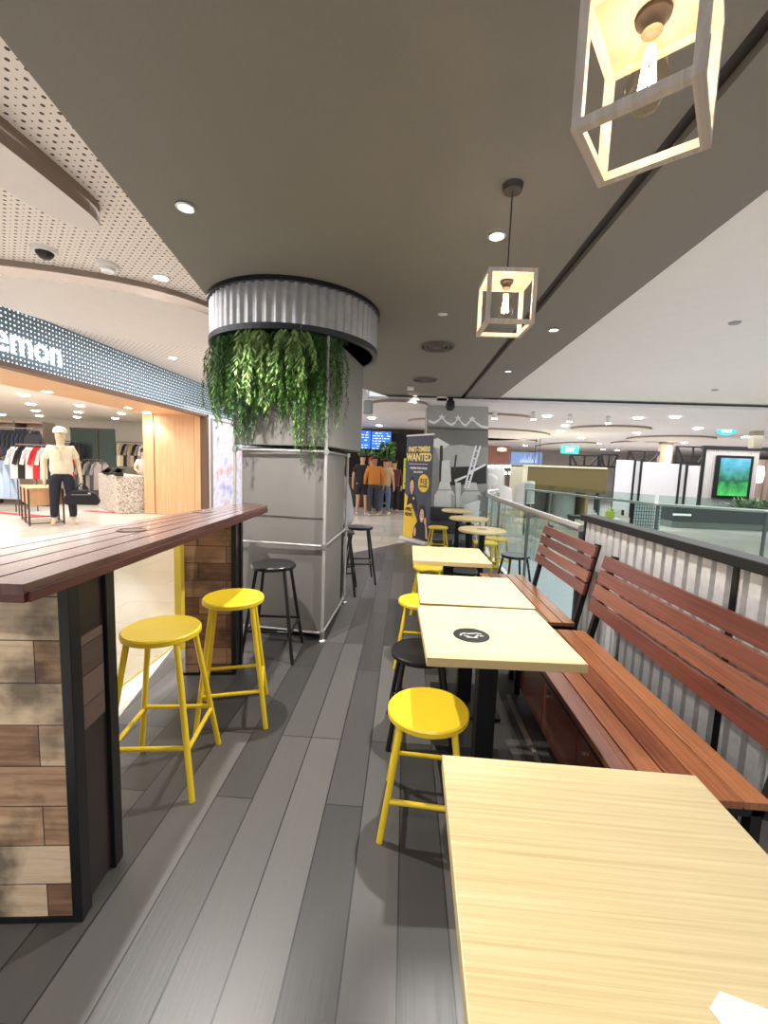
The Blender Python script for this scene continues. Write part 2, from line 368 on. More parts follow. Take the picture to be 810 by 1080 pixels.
# shop ceiling spots
def ceiling_disc(label, p, z, r, on, power=0, col=(1, .97, .93), cone=120, group=None, name='downlight', tilt=None, flat=False):
    t = thing(name, label, 'downlight', (p[0], p[1], z), 0, group)
    MB().lathe([(r * 1.28, -.004), (r * 1.28, -.012), (r * 1.0, -.016), (r * .96, -.004), (r * 1.28, -.004)], seg=28).build('trim_ring', WHITE if flat else STEEL, t, smooth=True)
    MB().lathe([(0, -.008), (r * .9, -.008), (r * .9, -.003), (0, -.003)], seg=24).build('lens', mat('lamp_lens_%d' % on, (255, 250, 240), .3, emit=on), t)
    if power: light('SPOT', (0, 0, -.03), power, col, .03, rot=(0, 0, 0), spot=math.radians(cone), blend=.6, parent=t, name='spot_light')
    return t
for i, (u, v) in enumerate([(50, 413), (135, 430)]):
    p = at(u, v, 2.655); ceiling_disc(['nearer round downlight in the oak soffit over the shop entrance', 'farther round downlight in the oak soffit over the shop entrance'][i], p, 2.66, .09, 14, flat=True)
p = at(158, 438, 2.655)
dl = ceiling_disc('brightest downlight at the oak jamb corner of the shop entrance', (-6.72, 10.75), 2.655, .1, 40, 40, flat=True)
k = 0
for i in range(5):
    for j in range(7):
        x, y = -16.5 + j * 1.45, 8.2 + i * 1.75
        q = RM @ (Vector((x, y, 2.88)) - EYE); u = 405 + F * q.x / q.z
        if not (-5 < u < 166): continue
        o = MB().lathe([(0, -.03), (.09, -.03), (.11, 0), (0, 0)], seg=14).build('downlight', mat('lamp_lens_shop', (255, 252, 245), .3, emit=16), loc=(x, y, 2.899))
        tag(o, 'small round ceiling lamp inside the shop, %s row back, %s from the left' % (ORD[i], ORD[j]), 'downlight', 'shop ceiling lamps')

# ------------------------------------------------------------------ low corrugated wall
WX = 1.45
wl = MB(); prof = []; y = -1.4
while y < 3.42:
    prof += [(0, y), (0, y + .060), (.030, y + .066), (.030, y + .089)]; y += .095
ring = [[wl.bm.verts.new((WX + dx, yy, z)) for dx, yy in prof] for z in (.03, 1.13)]
for i in range(len(prof) - 1): wl._f([ring[0][i], ring[0][i + 1], ring[1][i + 1], ring[1][i]])
def cormat():
    m, N, L, b = newmat('corrugated_zinc')
    tc = N.new('ShaderNodeTexCoord'); nz = N.new('ShaderNodeTexNoise'); nz.inputs['Scale'].default_value = 30; nz.inputs['Detail'].default_value = 5; L.new(tc.outputs['Object'], nz.inputs['Vector'])
    r = ramp(N, [(186, 184, 182), (214, 212, 210), (232, 232, 232)]); L.new(nz.outputs['Fac'], r.inputs[0]); L.new(r.outputs[0], b.inputs['Base Color'])
    b.inputs['Metallic'].default_value = .2; b.inputs['Roughness'].default_value = .38; return m
COR = cormat()
lw = thing('partition_wall', 'low corrugated metal partition with a black steel cap behind the benches', 'partition', (0, 0, 0))
wl.build('corrugated_sheet', COR, lw)
MB().box((WX - .03, -1.4, 1.125), (WX + .09, 3.46, 1.175)).build('cap_rail', mat('matt_black', (10, 10, 11), .6), lw, bevel=.004)
MB().box((WX - .02, -1.4, 0), (WX + .07, 3.42, .035)).build('bottom_rail', BLACK, lw)
MB().box((WX + .04, -1.4, .03), (WX + .06, 3.42, 1.13)).build('backing_panel', GALV, lw)
for yy in (3.4, 1.85, .2): MB().box((WX - .008, yy, 0), (WX + .07, yy + .03, 1.13)).build('post', BLACK, lw)

# ------------------------------------------------------------------ tables
def square_table(x, y, label, disc=False, sx=.64, sy=.64, rz=0, foot=True):
    t = thing('cafe_table', label, 'table', (x, y, 0), rz)
    tp = MB(); tp.box((-sx / 2, -sy / 2, .712), (sx / 2, sy / 2, .75)); o = tp.build('tabletop', [TABLE, TABEDGE], t, bevel=.003)
    for p in o.data.polygons:
        if abs(p.normal.z) < .5: p.material_index = 1
    MB().box((-.045, -.04, .02), (.045, .04, .70)).build('column', BLACK, t, bevel=.004)
    MB().bar((-.26, 0, .70), (.26, 0, .70), .05, .024).bar((0, -.26, .70), (0, .26, .70), .05, .024).build('support_bracket', BLACK, t)
    MB().box((-.2, -.2, 0), (.2, .2, .018)).build('base_plate', BLACK, t, bevel=.004)
    return t
near = square_table(.44, .72, 'large pale wood table nearest the camera at the bottom right', rz=-.02)
t2 = square_table(.425, 1.945, 'pale wood square table with a round black disc, behind the nearest table'); t2.rotation_euler.z = .03
t3 = square_table(.43, 2.62, 'pale wood square table pushed up behind the one with the black disc')
t4 = square_table(.41, 3.70, 'smaller looking pale wood square table standing alone by the second bench')
dk = at(497, 670, .75)
d_ = thing('table_disc', 'round black disc sticker on the pale table', 'sticker', (dk.x, dk.y, .7505))
MB().lathe([(0, 0), (.082, 0), (.082, .0012), (0, .0012)], seg=36).build('disc', BLACKP, d_)
dm = MB()
for (x, y, a, l) in [(-.035, .012, .5, .03), (-.02, -.018, -.6, .035), (.0, .015, .2, .04), (.022, -.012, 1.0, .035), (.035, .02, -.4, .03), (.0, -.03, 0, .05), (-.048, -.005, 1.3, .02), (.045, -.008, .3, .02)]:
    c_, s_ = math.cos(a) * l / 2, math.sin(a) * l / 2; dm.bar((x - c_, y - s_, .0016), (x + c_, y + s_, .0016), .008, .001)
dm.build('emblem', mat('emblem_white', (190, 190, 180), .5), d_)
ws = MB(); pts = [(.0, .0), (.03, .022), (.10, .0), (.22, -.10), (.16, -.2), (.04, -.14)]
ws.prism([(a, b) for a, b in pts], 0, .0012)
tag(ws.build('paper_sheet', mat('white_paper', (245, 242, 236), .5), loc=(.462, .545, .7506)), 'corner of a white sheet lying on the nearest table at the bottom edge', 'paper')

# round tables farther down
RTM = mat('round_top', (224, 204, 150), .4, noise=.08)
def round_table(x, y, label, disc=False):
    t = thing('round_table', label, 'table', (x, y, 0))
    MB().lathe([(0, .715), (.285, .715), (.3, .722), (.3, .742), (.292, .75), (0, .75)], seg=40).build('tabletop', RTM, t, smooth=True)
    MB().box((-.035, -.035, .02), (.035, .035, .715)).build('column', BLACK, t)
    MB().lathe([(0, 0), (.22, 0), (.22, .015), (.05, .03), (0, .03)], seg=28).build('base_plate', BLACK, t)
    if disc: MB().lathe([(0, .7505), (.07, .7505), (.07, .752), (0, .752)], seg=24).build('inlay', mat('inlay_grey', (150, 140, 120), .5), t)
round_table(1.0, 5.38, 'nearest round pale wood table, beside the glass railing', True)
round_table(1.01, 6.6, 'middle one of the three round pale wood tables')
round_table(.99, 7.8, 'farthest round pale wood table, close to the mural column')

# ------------------------------------------------------------------ stools
def stool(label, x, y, rz, H, m, Rs=.17, spread=.195, rail=.2, group=None, name='bar_stool', kind='stool'):
    t = thing(name, label, 'stool', (x, y, 0), rz, group)
    MB().lathe([(0, H - .032), (Rs * .95, H - .032), (Rs, H - .026), (Rs, H - .007), (Rs * .965, H), (Rs * .5, H - .003), (0, H - .004)], seg=40).build('seat', m, t, smooth=True)
    tops = []
    for sx in (-1, 1):
        for sy in (-1, 1):
            a, b = Vector((sx * Rs * .62, sy * Rs * .62, H - .03)), Vector((sx * spread, sy * spread, 0))
            MB().tube([a, b], .0135, 12).build('leg', m, t, smooth=True); tops.append((a, b))
    def on(i, z):
        a, b = tops[i]; return a.lerp(b, (a.z - z) / (a.z - b.z))
    for i, j, dz in ((0, 1, 0), (2, 3, 0), (0, 2, .012), (1, 3, .012)):
        MB().tube([on(i, rail + dz), on(j, rail + dz)], .0105, 10).build('stretcher', m, t, smooth=True)
    return t
BLK = mat('black_paint', (24, 24, 26), .3)
stool('yellow bar stool nearest the camera at the left, beside the counter end', -1.10, 1.835, math.radians(8), .72, YEL, rail=.22)
stool('yellow bar stool behind the first one, brightly lit on its right half', -.965, 2.33, math.radians(18), .72, YEL, spread=.185, rail=.2)
stool('black bar stool in front of the grey column', -.995, 3.17, math.radians(3), .72, BLK, rail=.22)
stool('black bar stool standing right of the grey column, on the walkway', -.56, 5.36, math.radians(12), .72, BLK, spread=.2, rail=.25)
stool('black bar stool under the person in grey, half hidden by the grey column', -.74, 4.87, math.radians(5), .72, BLK, spread=.2, rail=.25)
lo = dict(spread=.17, rail=.15, name='low_stool')
stool('low yellow stool in front, tucked beside the nearest table', .137, 1.70, math.radians(-4), .49, YEL, Rs=.172, **lo)
stool('low black stool half under the table with the black disc', .13, 2.27, math.radians(2), .49, BLK, Rs=.17, **lo)
stool('low yellow stool half under the table behind, beyond the low black stool', .155, 3.17, math.radians(-3), .49, YEL, Rs=.17, **lo)
stool('low yellow stool hidden under the lone square table, its legs showing', .28, 4.35, 0, .48, YEL, Rs=.16, **lo)
stool('low black stool beyond the lone square table, by the second bench', 1.385, 5.172, math.radians(10), .48, BLK, Rs=.17, **lo)
stool('low black stool tucked close behind the lone square table', .62, 4.3, 0, .47, BLK, Rs=.16, **lo)
stool('low yellow stool by the poster stand, in front of the dark sofa', .60, 7.25, math.radians(5), .5, YEL, Rs=.17, **lo)
stool('low yellow stool between the nearest and the middle round tables', 1.17, 5.95, math.radians(8), .49, YEL, Rs=.17, **lo)
stool('low yellow stool behind the nearest round table, closer to the railing', 1.40, 6.35, math.radians(20), .49, YEL, Rs=.17, **lo)
stool('low yellow stool standing beyond the glass railing', 2.25, 10.6, math.radians(20), .5, YEL, Rs=.17, **lo)

# ------------------------------------------------------------------ benches
BW = [wood('bench_wood_%d' % i, c, 'Y', 'X', 2.0, 70, .3, coat=.25, bump=.1, off=(i * 3.1, i)) for i, c in enumerate([
    [(108, 62, 38), (144, 88, 56), (170, 108, 72)], [(88, 46, 30), (118, 66, 44), (144, 86, 58)], [(124, 76, 48), (158, 100, 64), (182, 122, 82)]])]
BB = [wood('bench_back_wood_%d' % i, c, 'Y', 'Z', 2.0, 70, .3, coat=.25, bump=.1, off=(i * 3.1, i)) for i, c in enumerate([
    [(88, 44, 34), (116, 62, 48), (140, 80, 60)], [(80, 40, 32), (104, 54, 42), (126, 70, 54)], [(110, 64, 46), (138, 84, 62), (160, 104, 78)]])]
def bench(label, x0, x1, y0, y1, b0, b1, bz0, bz1, seatpat, backpat, cabinet):
    t = thing('bench', label, 'bench', (x0, (y0 + y1) / 2, 0)); hy = (y1 - y0) / 2; yc = (y0 + y1) / 2
    n = len(seatpat); wdt = (x1 - x0) / n
    for i, k in enumerate(seatpat):
        MB().box((i * wdt + .0035, -hy, .425), ((i + 1) * wdt - .0035, hy, .452)).build('seat_slat', BW[k], t, bevel=.002)
    h = (bz1 - bz0) / len(backpat)
    for i, k in enumerate(backpat):
        za, zb = bz0 + i * h, bz0 + (i + 1) * h - .016
        xa = (b0 - x0) + (b1 - b0) * (za - bz0) / (bz1 - bz0); xb = (b0 - x0) + (b1 - b0) * (zb - bz0) / (bz1 - bz0)
        mb = MB(); y_a, y_b = y0b - yc, y1b - yc
        P = [(xa, za), (xa + .02, za), (xb + .02, zb), (xb, zb)]
        M = Matrix(((1, 0, 0), (0, 0, 1), (0, 1, 0))); mb.prism(P, y_a, y_b, M=M)
        mb.build('back_slat', BB[k], t, bevel=.002)
    fr = MB(); L_ = x1 - x0
    fr.box((.02, -hy + .02, .385), (L_ - .02, -hy + .05, .425)).box((.02, hy - .05, .385), (L_ - .02, hy - .02, .425)).box((.02, -hy + .02, .385), (.05, hy - .02, .425)).box((L_ - .05, -hy + .02, .385), (L_ - .02, hy - .02, .425))
    fr.build('seat_frame', BLACK, t)
    for yy in ([-hy + .035, hy - .035]):
        for xx in (.035, L_ - .035): MB().box((xx - .018, yy - .018, 0), (xx + .018, yy + .018, .39)).build('leg', BLACK, t)
    for yy in ([y0b - yc + .06, y1b - yc - .06] + ([0] if hy > .9 else [])):
        k = (b1 - b0) / (bz1 - bz0)
        xb = b0 - x0 + .038; MB().bar((xb - k * (bz0 - .38) , yy, .38), (xb + k * (bz1 - bz0), yy, bz1 - .01), .035, .035, up=(0, 1, 0)).build('back_support', BLACK, t)
    if cabinet:
        cb = MB().box((.06, -hy + .06, .05), (L_ - .06, hy - .05, .385)).build('storage_box', mat('box_dark_red', (84, 40, 28), .35), t)
        DOORW = wood('cabinet_door', [(78, 34, 24), (98, 46, 32), (116, 60, 42)], 'Z', 'Y', 1.5, 30, .25, coat=.4, bump=.05)
        yy = hy - .06; q = 0
        while yy > -hy + .1:
            yn = max(yy - .46, -hy + .06)
            d = MB().box((.045, yn + .003, .06), (.062, yy - .003, .38)).build('door', DOORW, t, bevel=.002)
            MB().lathe([(0, 0), (.008, 0), (.008, .012), (0, .014)], (.044, yy - .08, .30), 12, Matrix.Rotation(-PI / 2, 3, 'Y')).build('knob', STEEL, d)
            yy = yn
    return t
y0b, y1b = 1.3, 2.80
bench('long slatted red-brown wooden bench nearest the camera, storage doors below', .775, 1.245, 1.33, 2.80, 1.25, 1.33, .60, .985, [1, 0, 1, 0, 2], [1, 0, 2, 1][::-1], True)
y0b, y1b = 2.93, 4.02
bench('second slatted wooden bench, farther away beside the glass railing', .79, 1.235, 2.93, 4.27, 1.26, 1.33, .66, 1.02, [2, 1, 0, 2, 0], [0, 2, 1, 0], False)
tag(MB().box((.735, 1.35, .0), (.76, 2.72, .012)).build('floor_strip', STEEL), 'thin metal strip on the floor along the front of the storage bench', 'trim')

# ------------------------------------------------------------------ glass railing near
def railing(label, pts, z=1.06, gtop=1.0, r=.026, wood=False, posts=True, gt=None):
    t = thing('glass_railing', label, 'railing', (pts[0][0], pts[0][1], 0)); o = Vector((pts[0][0], pts[0][1], 0))
    MB().tube([Vector((x, y, z)) - o for x, y in pts], r, 14).build('handrail', mat('satin_rail', (196, 190, 184), .3, .6), t, smooth=True)
    for a, b in zip(pts, pts[1:]):
        a3, b3 = Vector((a[0], a[1], 0)) - o, Vector((b[0], b[1], 0)) - o; d = (b3 - a3); n = max(1, round(d.length / 1.3))
        for i in range(n):
            p, q = a3 + d * (i / n) + d.normalized() * .01, a3 + d * ((i + 1) / n) - d.normalized() * .01
            off_ = Vector((d.y, -d.x, 0)).normalized() * .05
            MB().bar(p + off_ + Vector((0, 0, gtop / 2 + .03)), q + off_ + Vector((0, 0, gtop / 2 + .03)), .012, gtop - .06).build('glass_panel', GLASS, t)
            if posts:
                po = MB().box((p.x - .012, p.y - .02, 0), (p.x + .012, p.y + .02, z - .02)).build('post', mat('post_steel', (120, 126, 128), .3, .8), t)
    return t
railing('near glass railing with a pale round handrail beyond the second bench', [(1.46, 3.5), (1.46, 5.0), (1.47, 6.6), (1.52, 7.8), (1.72, 8.9), (2.1, 9.7)], 1.05, 1.0, .034)
railing('far curved glass railing across the atrium void', [(2.85, 10.1), (3.12, 9.2), (3.42, 7.6), (3.78, 6.5), (4.9, 5.95), (6.6, 5.2), (9, 4.05)], 1.08, 1.22, .022)

# ------------------------------------------------------------------ counter on the left
TOPW = wood('counter_top_wood', [(52, 28, 23), (82, 46, 38), (108, 66, 54)], 'Y', 'X', 1.5, 40, .24, coat=.4, bump=.08)
ctr = thing('bar_counter', 'long dark red-brown slatted bar top on plank clad supports at the left', 'counter', (0, 0, 0))
NR, FR, FL, NL = Vector((-.97, 1.01)), Vector((-1.065, 3.22)), Vector((-1.31, 3.37)), Vector((-1.545, .99))
ns = 5
for i in range(ns):
    a0, a1 = i / ns + (.008 if i else 0), (i + 1) / ns - (.008 if i < ns - 1 else 0)
    P = [NR.lerp(NL, a0), NR.lerp(NL, a1), FR.lerp(FL, a1), FR.lerp(FL, a0)]
    MB().prism([(p.x, p.y) for p in P], 1.135, 1.165).build('top_slat', TOPW, ctr, bevel=.0015)
ub = MB(); ub.prism([(p.x + (c0.x - p.x) * .03, p.y + (c0.y - p.y) * .03) for c0 in [(NR + FR + FL + NL) / 4] for p in (NR, NL, FL, FR)], 1.112, 1.133); ub.build('gap_shade_board', BLACK, ctr)  # added black board, stands in for shade in the slat gaps
fa = MB(); EDG = wood('counter_edge_wood', [(60, 28, 24), (78, 38, 32), (92, 48, 40)], 'Y', 'Z', 1.5, 30, .35, bump=.05)
for p, q in ((NR, FR), (FR, FL), (NR, NL), (NL, FL)):
    c = (NR + FR + FL + NL) / 4; pi_ = p + (c - p).normalized() * .012; qi = q + (c - q).normalized() * .012
    fa.bar((pi_.x, pi_.y, 1.128), (qi.x, qi.y, 1.128), .02, .028)
fa.build('edge_board', EDG, ctr)
REC = wood('reclaimed_planks', [(74, 50, 38), (132, 98, 72), (182, 148, 114), (214, 190, 158), (192, 160, 126)], 'X', 'Z', 3.0, 40, .7, (.46, .135), .0016, (36, 26, 22), bump=.5, contrast=.38, stain=.75)
RECD = wood('reclaimed_planks_dark', [(66, 42, 30), (112, 76, 54), (150, 112, 82), (172, 138, 106)], 'X', 'Z', 3.0, 40, .7, (.5, .12), .0025, (36, 26, 22), bump=.5, contrast=.38, stain=.6, off=(.2, .04))
def support(x0, x1, y0, y1, rz, m, nm):
    piv = (x1, y0, 0)
    MB().box((x0 + .02, y0 + .004, .02), (x1 - .030, y0 + .03, 1.118), rz, piv).build('plank_panel', m, ctr)
    MB().box((x0 + .02, y1 - .03, .02), (x1 - .04, y1 - .004, 1.118), rz, piv).build('plank_panel', m, ctr)
    for (xa, xb, ya, yb) in ((x1 - .032, x1, y0, y0 + .05), (x1 - .034, x1, y1 - .05, y1)) + (() if nm == 'far' else ((x0, x0 + .04, y0, y0 + .05), (x0, x0 + .04, y1 - .05, y1))):
        MB().box((xa, ya, 0), (xb, yb, 1.12), rz, piv).build('steel_post', BLACK, ctr, bevel=.002)
    MB().box((x1 - .024, y0 + .05, .015), (x1 - .014, y1 - .05, 1.12), rz, piv).build('side_panel', mat('dark_side_panel', (38, 30, 28), .3), ctr)
    MB().box((x0, y0 - .001, 0), (x1, y0 + .012, .02), rz, piv).build('kick_rail', BLACK, ctr)
support(-1.62, -.982, 1.165, 1.40, math.radians(6), REC, 'near')
# reclaimed wood block seen through the open side of the near support
MB().box((-1.000, 1.225, .62), (-.990, 1.335, .93), math.radians(6), (-.982, 1.165, 0)).build('plank_block', wood('block_wood', [(60, 44, 40), (84, 66, 58), (100, 82, 72)], 'Y', 'Z', 4, 30, .4, (.3, .1), .002), ctr)
support(-1.50, -1.135, 2.78, 2.98, math.radians(8), RECD, 'far')
MESHM = dots('cream_mesh', (214, 194, 130), (255, 255, 255), .0085, .37, .37, u='Y', v='Z', alpha=True, rough=.5)
MB().quad((-1.52, 1.40, .24), (-1.52, 2.72, .24), (-1.52, 2.72, 1.12), (-1.52, 1.40, 1.12)).build('mesh_screen', MESHM, ctr)
mf = MB()
mf.box((-1.52, 2.69, .2), (-1.475, 2.75, 1.12)).box((-1.535, 1.36, .2), (-1.505, 1.40, 1.12)).box((-1.524, 1.40, .235), (-1.516, 2.70, .243))
mf.build('mesh_frame', YELP, ctr)
for i, (u, v) in enumerate([(139, 559), (214, 539.6)]):
    p = at(u, v, 1.165)
    g_ = MB().lathe([(.0, .0), (.062, .0), (.062, .002), (.050, .003), (.048, .001), (0, .001)], seg=28).build('grommet_plate', mat('grommet_bronze', (96, 70, 58), .25, .5), loc=(p.x, p.y, 1.1655))
    tag(g_, ['round metal plate on the bar top, nearer the camera', 'round metal plate on the bar top, nearer the grey column'][i], 'grommet')

# ------------------------------------------------------------------ grey column with corrugated ring
cx, cy = -1.06, 4.0
clm = thing('wall_column', None, None, (0, 0, 0)); clm['kind'] = 'structure'
foot = [(-1.40, 3.56), (-.665, 3.46), (-.64, 4.42), (-1.36, 4.5)]
MB().prism(foot, .05, 1.62).build('lower_casing', GREYP, clm, bevel=.004)
up = [(-1.44, 3.50), (-.66, 3.43), (-.61, 3.5), (-.475, 4.42), (-.55, 4.5), (-1.40, 4.5)]
MB().prism(up, 1.64, 2.6).build('upper_casing', GREYP, clm, bevel=.006)
MB().box((-.645, 4.34, .1), (-.63, 4.44, .8)).build('black_strip', BLACK, clm)
seam = MB()
for z in (1.05,): seam.bar((-1.395, 3.553, z), (-.67, 3.455, z), .006, .004)
seam.build('panel_seam', mat('seam_dark', (90, 88, 84), .6), clm)
pf = thing('pipe_frame', 'pale steel pipe guard frame clamped round the grey column', 'guard frame', (0, 0, 0))
cn = [(-1.445, 3.52), (-.652, 3.425), (-.615, 4.46), (-1.41, 4.55)]
for z in (.07, .82, 1.60):
    lst = [Vector((x, y, z)) for x, y in cn]; pts = []
    for i in range(4):
        a, b, c = lst[i - 1], lst[i], lst[(i + 1) % 4]
        for t in (.0, .25, .5, .75, 1):
            p = (b + (a - b).normalized() * .05); q = (b + (c - b).normalized() * .05)
            pts.append((1 - t) ** 2 * p + 2 * t * (1 - t) * b + t * t * q)
    pts.append(pts[0].copy())
    MB().tube(pts, .0105, 10).build('horizontal_pipe', PIPE, pf, smooth=True)
for i, (x, y) in enumerate(cn):
    top = 2.5 if i in (0, 1) else 1.62
    MB().tube([(x, y, .0), (x, y, top)], .0125, 12).build('vertical_pipe', PIPE, pf, smooth=True)
    MB().lathe([(0, 0), (.032, 0), (.032, .008), (.02, .02), (.02, .05), (0, .05)], (x, y, 0), 16).build('floor_flange', STEEL, pf, smooth=True)
    for z in (.07, .82, 1.60): MB().lathe([(.022, z - .02), (.022, z + .02)], (x, y, 0), 12).build('pipe_clamp', STEEL, pf)
rg = thing('planter_ring', 'corrugated zinc ring planter hung from the dark ceiling round the grey column', 'planter', (cx, cy, 0))
mb = MB(); n = 62; R0 = .735; pr_ = []
for i in range(n * 8):
    a = 2 * PI * i / (n * 8); k = i % 8; rr = R0 + (.011 * math.cos(2 * PI * k / 8)); pr_.append((rr * math.cos(a), rr * math.sin(a)))
ra = [mb.bm.verts.new((x, y, 2.53)) for x, y in pr_]; rb = [mb.bm.verts.new((x, y, 2.87)) for x, y in pr_]
for i in range(len(pr_)): mb._f([ra[i], ra[(i + 1) % len(pr_)], rb[(i + 1) % len(pr_)], rb[i]])
mb.build('corrugated_band', GALV, rg, smooth=True)
MB().lathe([(.70, 2.50), (.755, 2.50), (.755, 2.545), (.70, 2.545), (.70, 2.50)], seg=64).build('bottom_rim', mat('rim_dark', (58, 60, 66), .35, .5), rg)
MB().lathe([(.70, 2.845), (.765, 2.845), (.765, 2.879), (.70, 2.879), (.70, 2.845)], seg=64).build('top_rim', BLACK, rg)
MB().lathe([(.71, 2.5), (.71, 2.87)], seg=64).build('inner_band', mat('inner_dark', (60, 60, 60), .6), rg)

# hanging ferns
def leafmat(name, cols):
    m, N, L, b = newmat(name); g = N.new('ShaderNodeNewGeometry'); r = ramp(N, cols); L.new(g.outputs['Random Per Island'], r.inputs[0]); L.new(r.outputs[0], b.inputs['Base Color'])
    b.inputs['Roughness'].default_value = .5; return m
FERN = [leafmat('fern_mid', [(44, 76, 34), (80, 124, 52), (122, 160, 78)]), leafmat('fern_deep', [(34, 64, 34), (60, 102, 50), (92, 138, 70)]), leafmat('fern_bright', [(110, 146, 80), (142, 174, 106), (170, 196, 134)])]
def fern(x, y, ztop, drop, width, m, label, depth=.1, stems=26, leaf=.045, group='ferns hanging from the ring planter', seed=1, ax=(1, 0), wl=.012):
    rnd = random.Random(seed); mb = MB(); ax = Vector((ax[0], ax[1], 0)).normalized(); ay = Vector((-ax.y, ax.x, 0))
    for s_ in range(stems):
        k = rnd.random(); p = ax * (rnd.uniform(-.5, .5) * width) + ay * rnd.uniform(-depth, depth) * .6
        ln = drop * rnd.uniform(.5, 1.0) * (1 - .35 * abs(p.dot(ax)) / (width / 2 + 1e-6)); nseg = max(8, int(ln / .022)); q = Vector((p.x, p.y, 0)); drift = ax * rnd.uniform(-.10, .10) + ay * rnd.uniform(-.12, .12)
        prev = q.copy()
        for i in range(nseg):
            t = i / nseg; cur = q + drift * (math.sin(t * 2.2)) + Vector((rnd.uniform(-.004, .004), rnd.uniform(-.004, .004), -ln * t))
            if i:
                d = (cur - prev).normalized(); sd = d.cross(Vector((rnd.uniform(-1, 1), rnd.uniform(-1, 1), .1))).normalized() * .0016
                mb.quad(prev - sd, prev + sd, cur + sd, cur - sd)
                for sgn in (-1, 0, 1):
                    az = rnd.uniform(0, 2 * PI); side = Vector((math.cos(az), math.sin(az), 0)); l = leaf * rnd.uniform(.6, 1.25) * (1 - .4 * t)
                    tip = cur + side * l * .65 + Vector((0, 0, -l * .8)); w_ = side.cross(Vector((0, 0, 1))) * l * wl * 10
                    mid = cur.lerp(tip, .45)
                    mb.quad(cur, mid + w_, tip, mid - w_)
            prev = cur
    return tag(mb.build('hanging_fern', m, loc=(x, y, ztop)), label, 'hanging plant', group)
spots = [(-172, .62, .62, .26, 0, 'bushy green fern at the far left end of the ring planter', 34, .05),
         (-150, .55, .55, .24, 1, 'dark green fern second from the left end of the ring planter', 30, .05),
         (-133, .62, .66, .24, 0, 'mid green fern third from the left on the ring planter', 30, .05),
         (-117, .60, .85, .20, 1, 'long dark trailing fern hanging lowest in the left half', 30, .045),
         (-104, .66, .58, .16, 2, 'pale lime sprig hanging in the middle of the fern curtain', 9, .07),
         (-92, .60, .68, .2, 0, 'green fern in the middle of the fern curtain', 28, .045),
         (-78, .68, .46, .16, 2, 'pale green sprig right of the middle of the fern curtain', 9, .07),
         (-66, .60, .95, .2, 0, 'longest trailing fern reaching the upper pipe at the right', 34, .045),
         (-55, .62, .72, .2, 1, 'bushy fern at the right end of the fern curtain', 30, .045)]
for i, (a, r_, dr, wd, k, lab, st, lf) in enumerate(spots):
    a = math.radians(a); x, y = cx + r_ * math.cos(a), cy + r_ * math.sin(a)
    y = min(y, 4.0); fern(x, y, 2.53, dr * 1.2, wd * 1.5, FERN[k], lab, .14, int(st * 3.6), lf * 1.25, seed=i + 3, ax=(-math.sin(a), math.cos(a)), wl=.010 if k < 2 else .014)
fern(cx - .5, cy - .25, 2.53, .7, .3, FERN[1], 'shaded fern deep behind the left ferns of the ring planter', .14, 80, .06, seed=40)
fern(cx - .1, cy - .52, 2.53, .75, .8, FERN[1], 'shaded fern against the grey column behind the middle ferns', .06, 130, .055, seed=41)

# ------------------------------------------------------------------ lanterns
LW = wood('lantern_wood', [(168, 156, 146), (196, 185, 174), (216, 206, 196)], 'Z', 'X', 6, 50, .6, bump=.2)
def lantern(label, x, y, zb, s, h, rz, power):
    t = thing('pendant_lantern', label, 'pendant lamp', (x, y, zb), rz); q = .0095; e = s / 2 - q
    for z in (q, h - q):
        for a, b in (((-e, -e), (e, -e)), ((e, -e), (e, e)), ((e, e), (-e, e)), ((-e, e), (-e, -e))):
            dx, dy = (q if a[0] != b[0] else 0), (q if a[1] != b[1] else 0)
            sx_, sy_ = (1, 1) if dx else (1, -1); MB().box((min(a[0], b[0]) - q, min(a[1], b[1]) - q * sy_, z - q), (max(a[0], b[0]) + q, max(a[1], b[1]) + q * sy_, z + q)).build('frame_bar', LW, t)
    for sx in (-e, e):
        for sy in (-e, e): MB().box((sx - q, sy - q, 2 * q), (sx + q, sy + q, h - 2 * q)).build('frame_post', LW, t)
    MB().box((-e + q, -e + q, h - .014), (e - q, e - q, h - .004)).build('top_board', mat('lantern_board', (176, 156, 132), .7, noise=.35, nscale=18), t)
    MB().lathe([(0, h - .016), (.031, h - .016), (.032, h - .024), (.022, h - .034), (.02, h - .048), (0, h - .048)], seg=24).build('lamp_holder', mat('bronze_holder', (84, 70, 60), .5, .3), t, smooth=True)
    bt = h - .046; MB().lathe([(.014, bt), (.018, bt - .02), (.03, bt - .055), (.041, bt - .1), (.038, bt - .125), (.024, bt - .145), (0, bt - .152)], seg=24).build('bulb', BULB, t, smooth=True)
    fl = MB()
    for k in range(6):
        a = k * PI / 3; a2 = a + .5; fl.tube([(.007 * math.cos(a), .007 * math.sin(a), bt - .03), (.016 * math.cos(a2), .016 * math.sin(a2), bt - .115)], .0028, 6)
    fl.build('filament', mat('filament_glow', (255, 214, 150), .5, emit=60), t)
    MB().tube([(0, 0, h), (0, 0, DC - zb)], .003, 6).build('cord', BLACKP, t)
    MB().lathe([(0, DC - zb - .03), (.045, DC - zb - .03), (.05, DC - zb - .002), (0, DC - zb - .002)], seg=20).build('ceiling_rose', mat('rose_dark', (66, 60, 56), .5), t)
    light('POINT', (0, 0, bt - .08), power, (1, .89, .74), .02, parent=t, name='bulb_light')
lantern('large looking box frame pendant lantern at the top right, close to the camera', .466, .99, 2.2, .222, .25, math.radians(-37), 3.6)
lantern('smaller looking box frame pendant lantern hanging farther back', .462, 2.235, 2.2, .232, .25, math.radians(2), 3.2)

